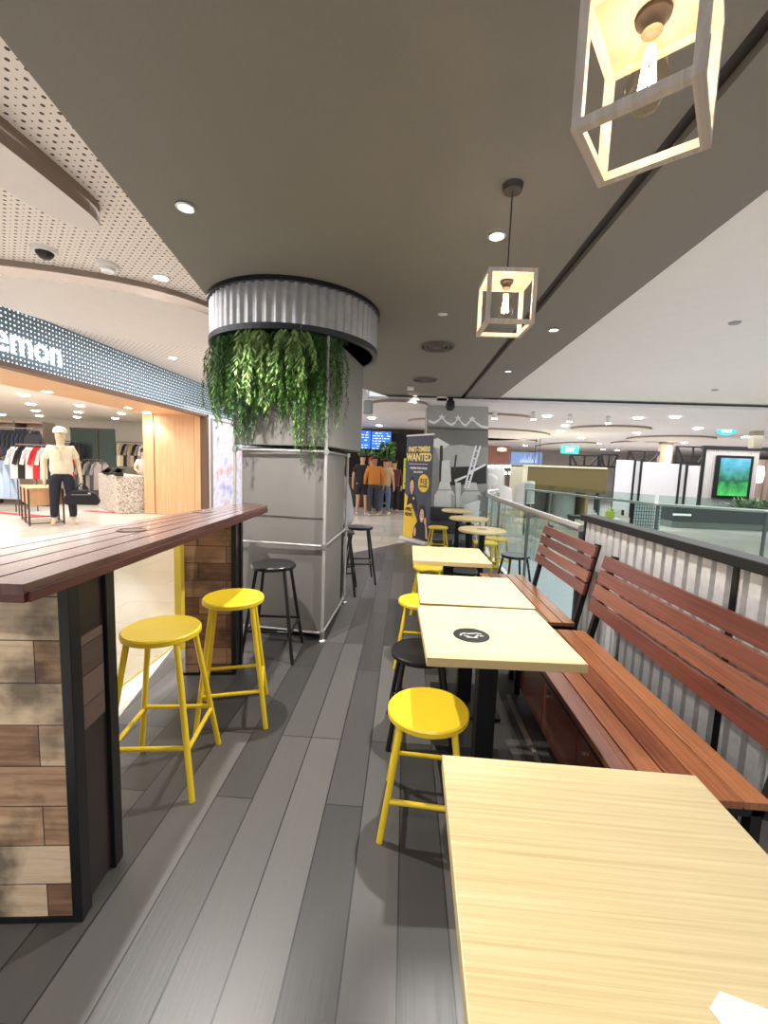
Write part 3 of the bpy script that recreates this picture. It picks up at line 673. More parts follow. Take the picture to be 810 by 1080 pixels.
# ------------------------------------------------------------------ ceiling fittings
dls = [(196, 217, 'round silver downlight in the dark ceiling, left of the lanterns', 3, 230), (524, 247, 'lit silver downlight beside the cord of the farther lantern', 14, 210),
       (584, 347, 'small downlight right of the ceiling slot, nearer one', 4, 30), (536, 391, 'small downlight right of the ceiling slot, middle one', 4, 25), (507, 421, 'small downlight right of the ceiling slot near the mural column', 4, 20), (438, 417, 'small downlight left of the mural column', 4, 20)]
for u, v, lab, em, pw in dls:
    p = at(u, v, DC); ceiling_disc(lab, p, DC, .042, em, pw)
p = at(467, 331, DC); o = MB().lathe([(0, -.012), (.04, -.012), (.045, 0), (0, 0)], seg=20, sy=.5).build('ceiling_sensor', WHITE, loc=(p.x, p.y, DC), smooth=True); tag(o, 'small white oval sensor on the dark ceiling before the air vents', 'sensor')
for i, (u, v) in enumerate([(461, 365), (448, 400)]):
    p = at(u, v, DC); t = thing('air_diffuser', ['round grey air diffuser in the dark ceiling, nearer one', 'round grey air diffuser in the dark ceiling, farther one'][i], 'air vent', (p.x, p.y, DC))
    dmt = mat('diffuser_grey', (88, 84, 80), .6)
    for r in (.2, .15, .1): MB().lathe([(r, -.002), (r - .012, -.022), (r - .03, -.012), (r - .018, 0)], seg=36).build('vane_ring', dmt, t, smooth=True)
    MB().lathe([(0, -.02), (.045, -.02), (.06, -.004), (0, -.004)], seg=24).build('centre_cone', dmt, t, smooth=True)
    MB().lathe([(0, -.003), (.19, -.003), (.19, -.001), (0, -.001)], seg=36).build('duct_opening', mat('duct_dark', (40, 38, 36), .8), t)
p = at(433, 408, DC); o = MB().box((-.06, -.05, -.05), (.06, .05, 0)).build('ceiling_box', WHITE, loc=(p.x, p.y, DC), bevel=.006); tag(o, 'small white box on the dark ceiling beside the farther air vent', 'emergency light')
cc = thing('security_camera', 'black camera with a white mount on the ceiling before the mural column', 'camera', (at(475, 422, DC).x - .03, 8.45, DC))
MB().lathe([(0, -.26), (.06, -.25), (.09, -.19), (.085, -.08), (.05, 0), (0, 0)], seg=20).build('housing', BLACKP, cc, smooth=True)
MB().box((-.27, -.05, -.11), (-.07, .05, 0)).build('mount', WHITE, cc, bevel=.005)
for i, (u, v, lab) in enumerate([(47, 263, 'white dome security camera with a dark eye on the perforated ceiling'), (113, 279, 'white dome detector beside the dome camera on the perforated ceiling')]):
    p = at(u, v, MC); t = thing('ceiling_dome', lab, 'security camera', (p.x, p.y, MC))
    MB().lathe([(0, -.03), (.1, -.03), (.115, 0), (0, 0)], seg=28).build('base_ring', WHITE, t, smooth=True)
    MB().lathe([(0, -.095), (.045, -.08), (.07, -.05), (.075, -.03), (0, -.03)], seg=24).build('dome', BLACKP if i == 0 else WHITE, t, smooth=True)
for u, v, lab in [(170, 292, 'lit downlight in the perforated ceiling near the curved cove'), (182, 377, 'lit downlight in the perforated strip above the dotted sign')]:
    p = at(u, v, MC); ceiling_disc(lab, p, MC, .07, 25, flat=True)
for u, v, lab in [(775, 340, 'small round sprinkler cap on the light grey ceiling, nearer one'), (754, 411, 'small round sprinkler cap on the light grey ceiling, farther one')]:
    p = at(u, v, RC); o = MB().lathe([(0, -.014), (.04, -.014), (.05, 0), (0, 0)], seg=20).build('sprinkler_cap', mat('cap_grey', (150, 148, 146), .5), loc=(p.x, p.y, RC)); tag(o, lab, 'sprinkler')
n_l = 0
for u, v in [(522, 434), (563, 434.5), (601, 437), (642, 439)]:
    p = at(u, v, FC); t = thing('track_spotlight', '%s from the left of the four bright spotlights below the grey ceiling edge' % ORD[n_l], 'spotlight', (p.x, p.y, FC)); n_l += 1
    MB().lathe([(0, -.16), (.06, -.16), (.05, -.02), (.02, 0), (0, 0)], seg=16).build('housing', WHITE, t, smooth=True)
    MB().lathe([(0, -.17), (.055, -.17), (.055, -.161), (0, -.161)], seg=16).build('lens', mat('lamp_lens_track', (255, 255, 250), .3, emit=60), t)
fl_ = [(577, 439), (596, 449), (591, 455), (613, 462), (631, 468), (673, 441), (712, 440), (736, 452), (672, 457), (700, 462), (722, 467), (786, 461), (651, 475), (554, 470), (636, 474), (535, 459), (400, 449), (392, 441)]
for i, (u, v) in enumerate(fl_):
    p = at(u, v, FC - .01); o = MB().lathe([(0, -.02), (.085, -.02), (.1, 0), (0, 0)], seg=16).build('downlight', mat('lamp_lens_far', (255, 252, 248), .3, emit=20), loc=(p.x, p.y, FC - .001))
    sd = 'left' if u < 470 else 'right'
    tag(o, 'far round ceiling lamp %s' % (['just under the grey ceiling edge, leftmost', 'left of the second long cove', 'below and left of the cove gap', 'above the olive kiosk, near cove end', 'above the right end of the olive kiosk', 'right of the four spotlights', 'larger one near the middle of the grey edge', 'left of the oval exit sign', 'between the two long coves', 'under the long right cove', 'right of the lowest right cove', 'by the hanging beige speaker', 'above the first white board', 'above the blue shop banner', 'beside the far truss top', 'over the pale armchairs', 'left above the menu screens', 'left of the mural column, higher one'][i]), 'downlight', 'far mall ceiling lamps')
for x_, y_, lab in [(-1.2, -.7, 'downlight behind the viewpoint over the bar counter end'), (.5, -.6, 'downlight behind the viewpoint over the nearest table')]:
    ceiling_disc(lab, (x_, y_), DC, .042, 14, 80)
# exit signs
def sign_mat(): return mat('exit_teal', (40, 190, 186), .4, emit=1.2)
def exit_sign(label, p, w_, h_, oval=False, arrow=True):
    t = thing('exit_sign', label, 'exit sign', tuple(p))
    if oval: MB().lathe([(0, -.02), (w_ / 2, -.02), (w_ / 2, .02), (0, .02)], seg=32, M=Matrix(((1, 0, 0), (0, 0, 1), (0, h_ / w_, 0)))).build('sign_face', sign_mat(), t)
    else: MB().box((-w_ / 2, -.02, -h_ / 2), (w_ / 2, .02, h_ / 2)).build('sign_face', sign_mat(), t, bevel=.01)
    text('EXIT', mat('exit_white', (240, 255, 255), .4, emit=2.5), h_ * .7, Matrix.Translation((0, -.025, 0)) @ Matrix.Rotation(PI / 2, 4, 'X'), t, ext=.002, bold=.004, sx=.8)
    MB().tube([(0, 0, h_ / 2), (0, 0, FC - p[2])], .008, 6).build('hanger_rod', STEEL, t)
exit_sign('oval teal exit sign hanging from the mall ceiling at the right', atY(766, 454, 12), .48, .25, True)
exit_sign('small green exit sign far away above the olive kiosk', atY(601, 474.5, 19), .75, .32)

# ------------------------------------------------------------------ mural column
MX0, MX1, MY = atY(451, 430, 9.0).x, atY(515, 430, 9.0).x, 9.0
mural = thing('mural_column', 'wide column wrapped in a grey photo mural of jars, canopy and ladder', 'column', (0, 0, 0))
GM = lambda g: mat('mural_grey_%d' % g, (min(250, g * 1.2), min(250, g * 1.2), max(0, g * 1.2 - 4)), .5, noise=.12, nscale=9)
MB().box((MX0, MY, 0), (MX1, MY + 1.1, DC)).build('column_body', GM(128), mural)
ly = [0]
def flat(pts, g, name='mural_patch', m=None):
    ly[0] += 1; Y = MY - .001 - ly[0] * .0005; P = [atY(u, v, MY) for u, v in pts]; mb = MB()
    mb._f([mb.bm.verts.new((p.x, Y, p.z)) for p in P]); return mb.build(name, m or GM(g), mural)
flat([(451, 449), (515, 452), (514, 500), (450, 498)], 105)
flat([(451, 470), (515, 472), (514, 545), (450, 545)], 128)
flat([(452, 424), (515, 426), (515, 450), (498, 452), (470, 450), (451, 448)], 142)
gar = [(452, 444), (458, 446), (463, 443), (466, 439), (470, 445), (476, 448), (480, 446), (483, 440), (487, 446), (491, 449), (495, 445), (498, 441), (502, 446), (508, 450), (515, 451)]
flat([(u, v - 1.4) for u, v in gar] + [(u, v + 1.4) for u, v in gar[::-1]], 205)
for u, v in [(466, 440), (483, 441), (498, 442)]:
    flat([(u + (3.9 if k % 2 == 0 else 1.6) * math.sin(k * PI / 5), v - (3.9 if k % 2 == 0 else 1.6) * math.cos(k * PI / 5)) for k in range(10)], 212, 'mural_star')
flat([(458, 468), (466, 467), (476, 470), (486, 469), (500, 471), (500, 492), (476, 492), (464, 488)], 160)
flat([(451, 465), (462, 462), (474, 469), (466, 474), (452, 470)], 200)
flat([(476, 493), (513, 491), (513, 510), (474, 512)], 34); flat([(464, 470), (467, 470), (467, 512), (463, 512)], 50)
flat([(480, 480), (482, 480), (480, 498), (478, 498)], 60); flat([(452, 451), (514, 453.5), (514, 454.5), (452, 452)], 60)
flat([(466, 486), (474, 485), (475, 496), (476, 508), (465, 508)], 196)
flat([(479, 506), (492, 501), (492, 503), (480, 509)], 215); flat([(494, 497), (512, 489), (512, 491), (495, 500)], 215)
def jar(c, w_, v0, v1, g, gd):
    P = [(c - w_ * .22, v0), (c + w_ * .22, v0), (c + w_ * .3, v0 + 8), (c + w_ * .46, v0 + 14), (c + w_ * .5, v0 + 22), (c + w_ * .44, v0 + 31), (c + w_ * .3, v1), (c - w_ * .3, v1), (c - w_ * .44, v0 + 31), (c - w_ * .5, v0 + 22), (c - w_ * .46, v0 + 14), (c - w_ * .3, v0 + 8)]
    flat(P, g, 'mural_jar'); flat([(c - w_ * .3, v0 + 8), (c + w_ * .3, v0 + 8), (c + w_ * .33, v0 + 9.5), (c - w_ * .33, v0 + 9.5)], gd)
    flat([(c + w_ * .28, v0 + 12), (c + w_ * .46, v0 + 15), (c + w_ * .5, v0 + 22), (c + w_ * .44, v0 + 30), (c + w_ * .3, v0 + 30)], gd)
jar(469, 23, 508, 545, 205, 165); jar(497, 24, 509, 545, 172, 128)
flat([(480, 509), (486, 509), (485, 536), (481, 536)], 188)
for s_ in (0, 4.5): flat([(501 + s_, 470), (503 + s_, 470), (491 + s_ * .8, 515), (489 + s_ * .8, 515)], 225, 'mural_ladder')
for k in range(5): flat([(501.5 - k * 2.4, 475 + k * 8), (506 - k * 2.4, 475 + k * 8), (505.7 - k * 2.4, 476.3 + k * 8), (501.2 - k * 2.4, 476.3 + k * 8)], 225, 'mural_ladder')

# ------------------------------------------------------------------ banner stand
BLp, BRp = Vector((-.0, 8.75, 0)), Vector((.50, 8.10, 0)); bw = (BRp - BLp).length; ang = math.atan2(BRp.y - BLp.y, BRp.x - BLp.x)
bn = thing('banner_stand', 'roll-up recruitment poster stand reading part-timers wanted, beside the mural column', 'poster stand', tuple((BLp + BRp) / 2), ang)
BH = 2.12
NAVY = mat('banner_navy', (62, 68, 86), .5); BYEL = mat('banner_yellow', (240, 200, 60), .5); BYL2 = mat('banner_pale_yellow', (250, 224, 130), .5); BWH = mat('banner_white', (245, 245, 245), .5)
SKIN1 = mat('print_skin', (222, 176, 152), .6); HAIRP = mat('print_hair', (30, 24, 24), .6); PBLK = mat('print_black', (30, 32, 40), .6)
MB().box((-bw / 2, -.004, .07), (bw / 2, .004, BH)).build('banner_sheet', NAVY, bn)
MB().box((-bw / 2 - .02, -.1, 0), (bw / 2 + .02, .1, .07)).build('base', mat('silver_base', (214, 214, 214), .35, .3), bn, bevel=.01)
MB().box((-bw / 2 - .01, -.012, BH), (bw / 2 + .01, .012, BH + .03)).build('top_bar', mat('silver_base', (214, 214, 214)), bn)
bl = [0]
def bf(pts, m, name='print_shape'):
    bl[0] += 1; Y = -.0045 - bl[0] * .0006; mb = MB(); mb._f([mb.bm.verts.new((x * bw / 2, Y, z * BH)) for x, z in pts]); return mb.build(name, m, bn)
def bell(cx_, cz, rx, rz, m, n=24, name='print_shape'): return bf([(cx_ + rx * math.cos(2 * PI * k / n), cz + rz * math.sin(2 * PI * k / n)) for k in range(n)], m, name)
def btext(s_, x, z, size, m, sx=1, bold=0): bl[0] += 1; return text(s_, m, size, Matrix.Translation((x * bw / 2, -.0045 - bl[0] * .0006 - .002, z * BH)) @ Matrix.Rotation(PI / 2, 4, 'X'), bn, ext=.0005, sx=sx, bold=bold)
bf([(-1, .035), (.4, .035), (.1, .2), (-.55, .40), (-1, .46)], BYEL)
btext('PART-TIMERS', 0, .875, .135, BYL2, .84, .006); btext('WANTED', 0, .80, .205, BYL2, .86, .008)
bf([(-.75, .742), (.7, .742), (.7, .738), (-.75, .738)], BWH)
btext('• FLEXIBLE WORK HOURS', 0, .70, .055, BWH, .85, .002); btext('CALL US NOW', 0, .665, .05, BWH, .85, .002)
bell(.45, .565, .40, .083, BYEL); btext('$15', .45, .578, .16, PBLK, .9, .004); btext('PER HOUR', .45, .535, .055, PBLK, .9, .002)
# portrait 1
bell(-.42, .545, .20, .075, HAIRP); bell(-.42, .53, .155, .06, SKIN1, name='print_face')
bf([(-.78, .34), (-.70, .44), (-.5, .47), (-.36, .47), (-.14, .44), (.0, .36), (.05, .27), (-.35, .37)], PBLK); bf([(-.48, .485), (-.34, .485), (-.38, .45), (-.43, .45)], SKIN1)
for dx in (-.06, .06): bell(-.42 + dx, .54, .022, .005, HAIRP, 8)
bell(-.42, .503, .05, .006, mat('print_lip', (170, 80, 80), .6), 10); bf([(-.3, .405), (-.18, .405), (-.18, .425), (-.3, .425)], BYL2)
# portrait 2
bell(.42, .265, .26, .10, HAIRP); bf([(.15, .25), (.3, .1), (.1, .08)], HAIRP); bell(.45, .265, .16, .062, SKIN1, name='print_face')
bf([(-.2, .04), (-.12, .14), (.1, .20), (.35, .2), (.6, .2), (.8, .14), (.92, .04)], PBLK)
bell(.72, .22, .09, .035, SKIN1); bf([(.72, .22), (.82, .2), (.95, .06), (.8, .06)], SKIN1); bell(-.02, .1, .08, .045, SKIN1)
for dx in (-.06, .07): bell(.45 + dx, .275, .022, .005, HAIRP, 8)
bell(.47, .235, .06, .009, BWH, 10)
btext('APPLY', -.58, .305, .10, PBLK, .8, .004); btext('NOW!', -.58, .255, .10, PBLK, .8, .004)

# ------------------------------------------------------------------ dark sofa and white chairs near mural
sf = thing('sofa', 'dark grey bench sofa in front of the mural column', 'sofa', (.62, 8.35, 0))
SM = mat('sofa_grey', (66, 66, 70), .6)
MB().box((-.12, -.25, .25), (.75, .25, .45)).build('seat_cushion', SM, sf, bevel=.03)
MB().box((-.12, .2, .4), (.75, .32, .72)).build('backrest', SM, sf, bevel=.03)
for xx in (-.08, .7): MB().box((xx - .02, -.2, 0), (xx + .02, .2, .25)).build('leg', BLACK, sf)
def shell_chair(label, x, y, rz, m, s=1.0):
    t = thing('shell_chair', label, 'chair', (x, y, 0), rz)
    mb = MB(); rows = []
    for i in range(9):
        v = i / 8; row = []
        for j in range(13):
            a = (j / 12 - .5) * PI * .95; rad = .26 * (1 - .12 * v)
            wz = (.45 + v * (.38 + .12 * math.cos(a))) if v > 0 else .45
            row.append(mb.bm.verts.new((rad * math.sin(a) * s, (rad * math.cos(a) * (.9 + .25 * v)) * s, wz * s)))
        rows.append(row)
    for i in range(8):
        for j in range(12): mb._f([rows[i][j], rows[i][j + 1], rows[i + 1][j + 1], rows[i + 1][j]])
    o = mb.build('shell_back', m, t, smooth=True); sd = o.modifiers.new('thick', 'SOLIDIFY'); sd.thickness = .018
    MB().lathe([(0, .43 * s), (.24 * s, .43 * s), (.27 * s, .45 * s), (.25 * s, .47 * s), (0, .46 * s)], seg=24).build('seat', m, t, smooth=True)
    for sx in (-1, 1):
        for sy in (-1, 1): MB().tube([(sx * .12 * s, sy * .12 * s, .44 * s), (sx * .2 * s, sy * .2 * s, 0)], .012, 8).build('leg', m, t)
WCH = mat('chair_white', (226, 226, 226), .4)
shell_chair('white shell chair right of the round tables, nearest to the railing', 1.25, 8.45, math.radians(240), WCH, .95)
shell_chair('white shell chair beside the mural column behind the farthest round table', 2.6, 11.5, math.radians(150), WCH, 1.2)
def arm(label, u, v, Y, s, m, rz): p = atY(u, v, Y); shell_chair(label, p.x, Y, rz, m, s)
PCH = mat('chair_pale_grey', (190, 192, 190), .5)
shell_chair('tall white armchair nearest the column beyond the railing', 2.35, 12.6, math.radians(170), PCH, 1.5)
shell_chair('pale grey rounded armchair beyond the far end of the railing, left one', 2.95, 14.6, math.radians(190), PCH, 1.7)
shell_chair('pale grey rounded armchair beyond the far end of the railing, right one', 3.5, 12.7, math.radians(200), PCH, 1.3)
shell_chair('small white armchair right of the mural column edge', 2.0, 10.45, math.radians(160), WCH, 1.1)

# ------------------------------------------------------------------ people
def skin_obj(name, verts, edges, root, m, parent, sub=2, flat_=.0):
    me = D.meshes.new(name); me.from_pydata([v[0] for v in verts], edges, []); o = D.objects.new(name, me); COL.objects.link(o); o.parent = parent
    me.materials.append(m); md = o.modifiers.new('skin', 'SKIN'); md.use_smooth_shade = True
    for i, v in enumerate(verts):
        r = v[1]; sv = me.skin_vertices[0].data[i]; sv.radius = r if isinstance(r, tuple) else (r, r); sv.use_root = (i == root)
    ss = o.modifiers.new('sub', 'SUBSURF'); ss.levels = sub; ss.render_levels = sub
    return o
def person(name, label, cat, loc, rz, s, skin, top, bottom, hair, sleeve='short', legs='long', shoes=None, pose=None, female=False, cap=None, hold=None, headturn=0, longhair=False):
    """faces local -Y; s = standing height"""
    t = thing(name, label, cat, loc, rz); k = s / 1.75
    J = dict(pelvis=(0, 0, .95), waist=(0, 0, 1.08), chest=(0, .0, 1.30), neck=(0, .005, 1.47), head0=(0, -.005, 1.56), head1=(0, -.01, 1.65), head2=(0, .0, 1.735))
    for sd, n in ((-1, 'r'), (1, 'l')):
        J.update({'sh' + n: (sd * .185, 0, 1.40), 'el' + n: (sd * .25, .02, 1.13), 'wr' + n: (sd * .27, -.05, .88), 'ha' + n: (sd * .27, -.07, .80), 'hip' + n: (sd * .095, 0, .90), 'kn' + n: (sd * .11, -.02, .49), 'an' + n: (sd * .12, .02, .09), 'to' + n: (sd * .14, -.15, .03)})
    if pose: J.update(pose)
    g = lambda n: Vector(J[n]) * k
    V = []; E = []; idx = {}
    def add(n, p, r, par=None):
        V.append((p, r if isinstance(r, tuple) else r)); idx[n] = len(V) - 1
        if par is not None: E.append((idx[par], idx[n]))
    add('pelvis', g('pelvis'), .12 * k); add('waist', g('waist'), (.125 * k, .10 * k), 'pelvis'); add('chest', g('chest'), (.15 * k, .11 * k), 'waist'); add('neck', g('neck'), .052 * k, 'chest')
    add('head0', g('head0'), (.082 * k, .09 * k), 'neck'); add('head1', g('head1'), (.098 * k, .118 * k), 'head0'); add('head2', g('head2'), (.078 * k, .09 * k), 'head1')
    add('nose', g('head1') + Vector((0, -.118, -.02)) * k, .010 * k, 'head1')
    for n, sd in (('r', -1), ('l', 1)):
        add('sh' + n, g('sh' + n), .058 * k, 'chest'); add('el' + n, g('el' + n), .042 * k, 'sh' + n); add('wr' + n, g('wr' + n), .027 * k, 'el' + n)
        pw, ph = g('wr' + n), g('ha' + n); dr = (ph - pw).normalized(); add('ha' + n, ph, (.034 * k, .018 * k), 'wr' + n)
        side = Vector((0, 1, 0)) if abs(dr.y) < .8 else Vector((1, 0, 0))
        for q in range(4):
            b_ = ph + side * (q - 1.5) * .019 * k + dr * .01 * k; L_ = (.062, .074, .07, .055)[q] * k
            add('f%d%s' % (q, n), b_ + dr * .035 * k, .0095 * k, 'ha' + n); add('g%d%s' % (q, n), b_ + dr * L_ + Vector((-sd * .02, 0, 0)) * k, .008 * k, 'f%d%s' % (q, n))
        add('th' + n, pw.lerp(ph, .6) - side * .045 * k, .010 * k, 'wr' + n); add('tj' + n, ph - side * .05 * k + dr * .03 * k, .009 * k, 'th' + n)
        add('hip' + n, g('hip' + n), .09 * k, 'pelvis'); add('kn' + n, g('kn' + n), .058 * k, 'hip' + n); add('an' + n, g('an' + n), .04 * k, 'kn' + n); add('to' + n, g('to' + n), .032 * k, 'an' + n)
    skin_obj('body', V, E, 0, skin, t)
    # shirt
    V2 = []; E2 = []; i2 = {}
    def a2(n, p, r, par=None):
        V2.append((p, r)); i2[n] = len(V2) - 1
        if par: E2.append((i2[par], i2[n]))
    a2('hem', g('pelvis') + Vector((0, 0, -.10)) * k, (.205 * k, .165 * k)); a2('waist', g('waist'), (.195 * k, .155 * k), 'hem'); a2('chest', g('chest'), (.205 * k, .16 * k), 'waist'); a2('col', g('chest').lerp(g('neck'), .72), .088 * k, 'chest')
    for n in 'rl':
        a2('sh' + n, g('sh' + n) + Vector((0.018 if n == 'r' else -.018, 0, -.028)) * k, .093 * k, 'chest')
        if sleeve == 'short': a2('el' + n, g('sh' + n).lerp(g('el' + n), .75), .064 * k, 'sh' + n)
        elif sleeve == 'long': a2('el' + n, g('el' + n), .06 * k, 'sh' + n); a2('wr' + n, g('el' + n).lerp(g('wr' + n), .93), .042 * k, 'el' + n)
    skin_obj('shirt', V2, E2, 0, top, t)
    V3 = [(g('pelvis') + Vector((0, 0, .06)) * k, (.17 * k, .14 * k)), (g('pelvis') + Vector((0, 0, -.04)) * k, (.165 * k, .14 * k))]; E3 = [(0, 1)]
    for n in 'rl':
        V3.append((g('hip' + n), .118 * k)); E3.append((1, len(V3) - 1))
        if legs == 'long': V3.append((g('kn' + n), .08 * k)); E3.append((len(V3) - 2, len(V3) - 1)); V3.append((g('an' + n) + Vector((0, 0, .03)) * k, .062 * k)); E3.append((len(V3) - 2, len(V3) - 1))
        else: V3.append((g('hip' + n).lerp(g('kn' + n), .85), .088 * k)); E3.append((len(V3) - 2, len(V3) - 1))
    skin_obj('trousers', V3, E3, 0, bottom, t)
    if shoes:
        for n in 'rl': skin_obj('shoe', [(g('an' + n) + Vector((0, .02, -.03)) * k, .05 * k), (g('an' + n).lerp(g('to' + n), .5), .05 * k), (g('to' + n) + Vector((0, 0, .012)) * k, .042 * k)], [(0, 1), (1, 2)], 0, shoes, t, 1)
    h1, h2 = g('head1'), g('head2')
    if hair:
        hv = [(h1 + Vector((0, .035, -.03)) * k, .112 * k), (h1 + Vector((0, .02, .045)) * k, .118 * k), (h2 + Vector((0, .01, .01)) * k, .082 * k)]
        if longhair: hv.insert(0, (h1 + Vector((0, .07, -.16)) * k, .06 * k))
        skin_obj('hair', hv, [(i, i + 1) for i in range(len(hv) - 1)], 0, hair, t, 2)
        for dx in (-.032, .032): MB().lathe([(0, .006), (.008, .003), (.008, -.003), (0, -.006)], h1 + Vector((dx, -.092, .005)) * k, 8, Matrix.Rotation(PI / 2, 3, 'X')).build('eye', BLACKP, t)
    if cap:
        cb = h1 + Vector((0, 0, .03)) * k
        c_ = MB().lathe([(.106 * k, -.005), (.108 * k, .03 * k), (.092 * k, .08 * k), (.05 * k, .108 * k), (0, .114 * k)], cb, 24).build('cap', cap, t, smooth=True)
        c2 = MB(); c2.prism([(-.07 * k, -.08 * k), (-.06 * k, -.15 * k), (0, -.175 * k), (.06 * k, -.15 * k), (.07 * k, -.08 * k)], 0, .008 * k); o = c2.build('cap_brim', cap, c_); o.location = cb + Vector((0, 0, .004))
    return t
SK = mat('skin_tan', (206, 158, 128), .55); SK2 = mat('skin_brown', (160, 112, 84), .55); HR = mat('hair_black', (24, 20, 20), .5)
def fab(n, c): return mat('fabric_' + n, c, .85, noise=.12, nscale=12)
JEANS = fab('dark_jeans', (58, 60, 66)); SHOEW = fab('white_shoe', (220, 220, 218))
walkp = dict(knr=(-.1, -.10, .5), anr=(-.12, -.05, .09), tor=(-.14, -.2, .03), anl=(.12, .10, .09), tol=(.14, -.04, .03))
PB = PI  # away from the camera
person('person', 'person in a black T-shirt and shorts standing at the stall queue, leftmost', 'person', (-1.30, 12.7, 0), PB, 1.86, SK, fab('black', (34, 34, 38)), fab('black_shorts', (30, 32, 44)), HR, legs='short', shoes=SHOEW)
person('person', 'person in an orange shirt and dark trousers seen from behind in the queue', 'person', (-.93, 12.6, 0), PB + .1, 1.82, SK2, fab('orange', (196, 124, 50)), JEANS, HR, sleeve='long', shoes=SHOEW, pose=walkp)
person('person', 'person in pale blue jeans and a cream top beside the orange shirt', 'person', (-.62, 12.95, 0), PB - .2, 1.75, SK, fab('cream', (210, 180, 130)), fab('pale_jeans', (96, 116, 146)), HR, shoes=SHOEW)
person('person', 'person with a red head covering ahead of the orange shirt', 'person', (-1.08, 13.5, 0), PB, 1.74, SK, fab('grey', (150, 140, 136)), fab('dark', (34, 34, 40)), None, cap=fab('red', (204, 46, 52)))
person('person', 'person in dark red and black standing nearest the black curtain', 'person', (-.36, 13.5, 0), PB + .3, 1.72, SK, fab('maroon', (96, 40, 44)), fab('dark2', (28, 28, 34)), HR, sleeve='long')
person('person', 'person in a white top standing between the cream top and dark red top', 'person', (-.55, 13.9, 0), PB, 1.78, SK, fab('whitetop', (214, 214, 212)), fab('dark2', (28, 28, 34)), HR)
person('person', 'person in a blue top at the stall counter, behind the queue', 'person', (-1.2, 14.3, 0), PB - .3, 1.8, SK2, fab('teal', (56, 110, 140)), fab('dark2', (28, 28, 34)), HR)
sitp = dict(pelvis=(0, 0, .84), waist=(0, .0, .98), chest=(0, -.03, 1.2), neck=(0, -.04, 1.37), head0=(0, -.05, 1.46), head1=(0, -.06, 1.55), head2=(0, -.05, 1.635),
            shr=(-.185, -.03, 1.3), shl=(.185, -.03, 1.3), elr=(-.24, -.12, 1.06), ell=(.24, -.12, 1.06), wrr=(-.18, -.34, 1.0), wrl=(.18, -.34, 1.0), har=(-.16, -.42, 1.0), hal=(.16, -.42, 1.0),
            hipr=(-.1, -.05, .80), hipl=(.1, -.05, .80), knr=(-.15, -.45, .78), knl=(.15, -.45, .78), anr=(-.15, -.42, .36), anl=(.15, -.42, .36), tor=(-.15, -.56, .30), tol=(.15, -.56, .30))
person('person', 'person in a light grey shirt sitting on a black stool behind the grey column', 'person', (-.73, 4.87, -.005), math.radians(-85), 1.78, SK, fab('light_grey', (176, 178, 182)), JEANS, HR, pose=sitp, shoes=SHOEW)

# ------------------------------------------------------------------ food stall at the back
ST = 15.0
def bx(name, u0, v0, u1, v1, Y, depth, m, parent=None, **k):
    a, b = atY(u0, v0, Y), atY(u1, v1, Y); x0, x1 = sorted((a.x, b.x)); z0, z1 = sorted((a.z, b.z)); z0 = max(z0, 0) if k.pop('floor', True) else z0
    if parent: px, py, pz = parent.location; x0 -= px; x1 -= px; z0 -= pz; z1 -= pz; Y -= py
    return MB().box((x0, Y, z0), (x1, Y + depth, z1)).build(name, m, parent, **k)
stl = thing('food_stall', 'dark food stall with a black curtain wall and a brown header at the back', 'stall', (0, ST, 0))
bx('header', 370, 444, 452, 459, ST, .5, mat('header_brown', (112, 98, 82), .8, noise=.5, nscale=5), stl)
CURT = wood('black_ribs', [(14, 14, 14), (26, 25, 24), (44, 42, 40)], 'Z', 'X', .2, 60, .7)
a_, b_ = atY(412, 457, ST - .3), atY(436, 545, ST - .3)
MB().box((a_.x, -.3, 0), (b_.x + 1.0, 0, a_.z)).build('curtain_wall', CURT, stl)
MB().box((-4, 1.6, 0), (a_.x, 1.7, 2.75)).build('back_wall', mat('stall_dark', (46, 40, 34), .8), stl)
MB().box((-4, .2, 0), (a_.x - .5, .75, 1.05)).build('serving_counter', mat('stall_counter', (60, 50, 42), .5), stl)
bx('side_post', 405, 480, 412, 531, ST - .5, .12, mat('post_ochre', (196, 148, 50), .5), stl)
bx('ledge_board', 400, 466, 413, 470, ST - .5, .3, mat('post_ochre', (196, 148, 50), .5), stl)
for i, (u0, v0, u1, v1) in enumerate([(380, 453, 391, 474.5), (391.5, 454, 412.5, 475)]):
    a, b = atY(u0, v0, ST - .6), atY(u1, v1, ST - .6)
    t = thing('menu_screen', ['blue menu screen over the stall counter, left one', 'blue menu screen over the stall counter, right one'][i], 'screen', (a.x, ST - .6, b.z))
    W_, H_ = b.x - a.x, a.z - b.z
    MB().box((0, .0, 0), (W_, .06, H_)).build('bezel', BLACKP, t)
    MB().box((.02, -.008, .03), (W_ - .02, 0, H_ - .03)).build('display', mat('screen_blue', (40, 96, 200), .3, emit=1.1), t)
    rw = MB(); rnd = random.Random(i)
    for r in range(7):
        xx = .06
        while xx < W_ - .12:
            l = rnd.uniform(.03, .12)
            if rnd.random() < .75: rw.box((xx, -.012, H_ - .1 - r * .085), (xx + l, -.008, H_ - .08 - r * .085))
            xx += l + .04
    rw.build('menu_rows', mat('screen_white', (220, 235, 255), .3, emit=1.3), t)
fern(atY(409, 470, 14.2).x, 14.2, 2.35, .9, .5, FERN[0], 'leafy green plant trailing from the stall header near the black curtain', .2, 22, .14, group=None, seed=71, wl=.03)
fern(atY(395, 470, 14.2).x, 14.3, 2.05, .35, 1.1, FERN[0], 'leafy garland hanging under the blue menu screens', .2, 26, .14, group=None, seed=72, wl=.03)
ys = thing('wall_poster', 'lime yellow poster on the black curtain wall behind the banner stand', 'poster', tuple(atY(430, 499, ST - .45)))
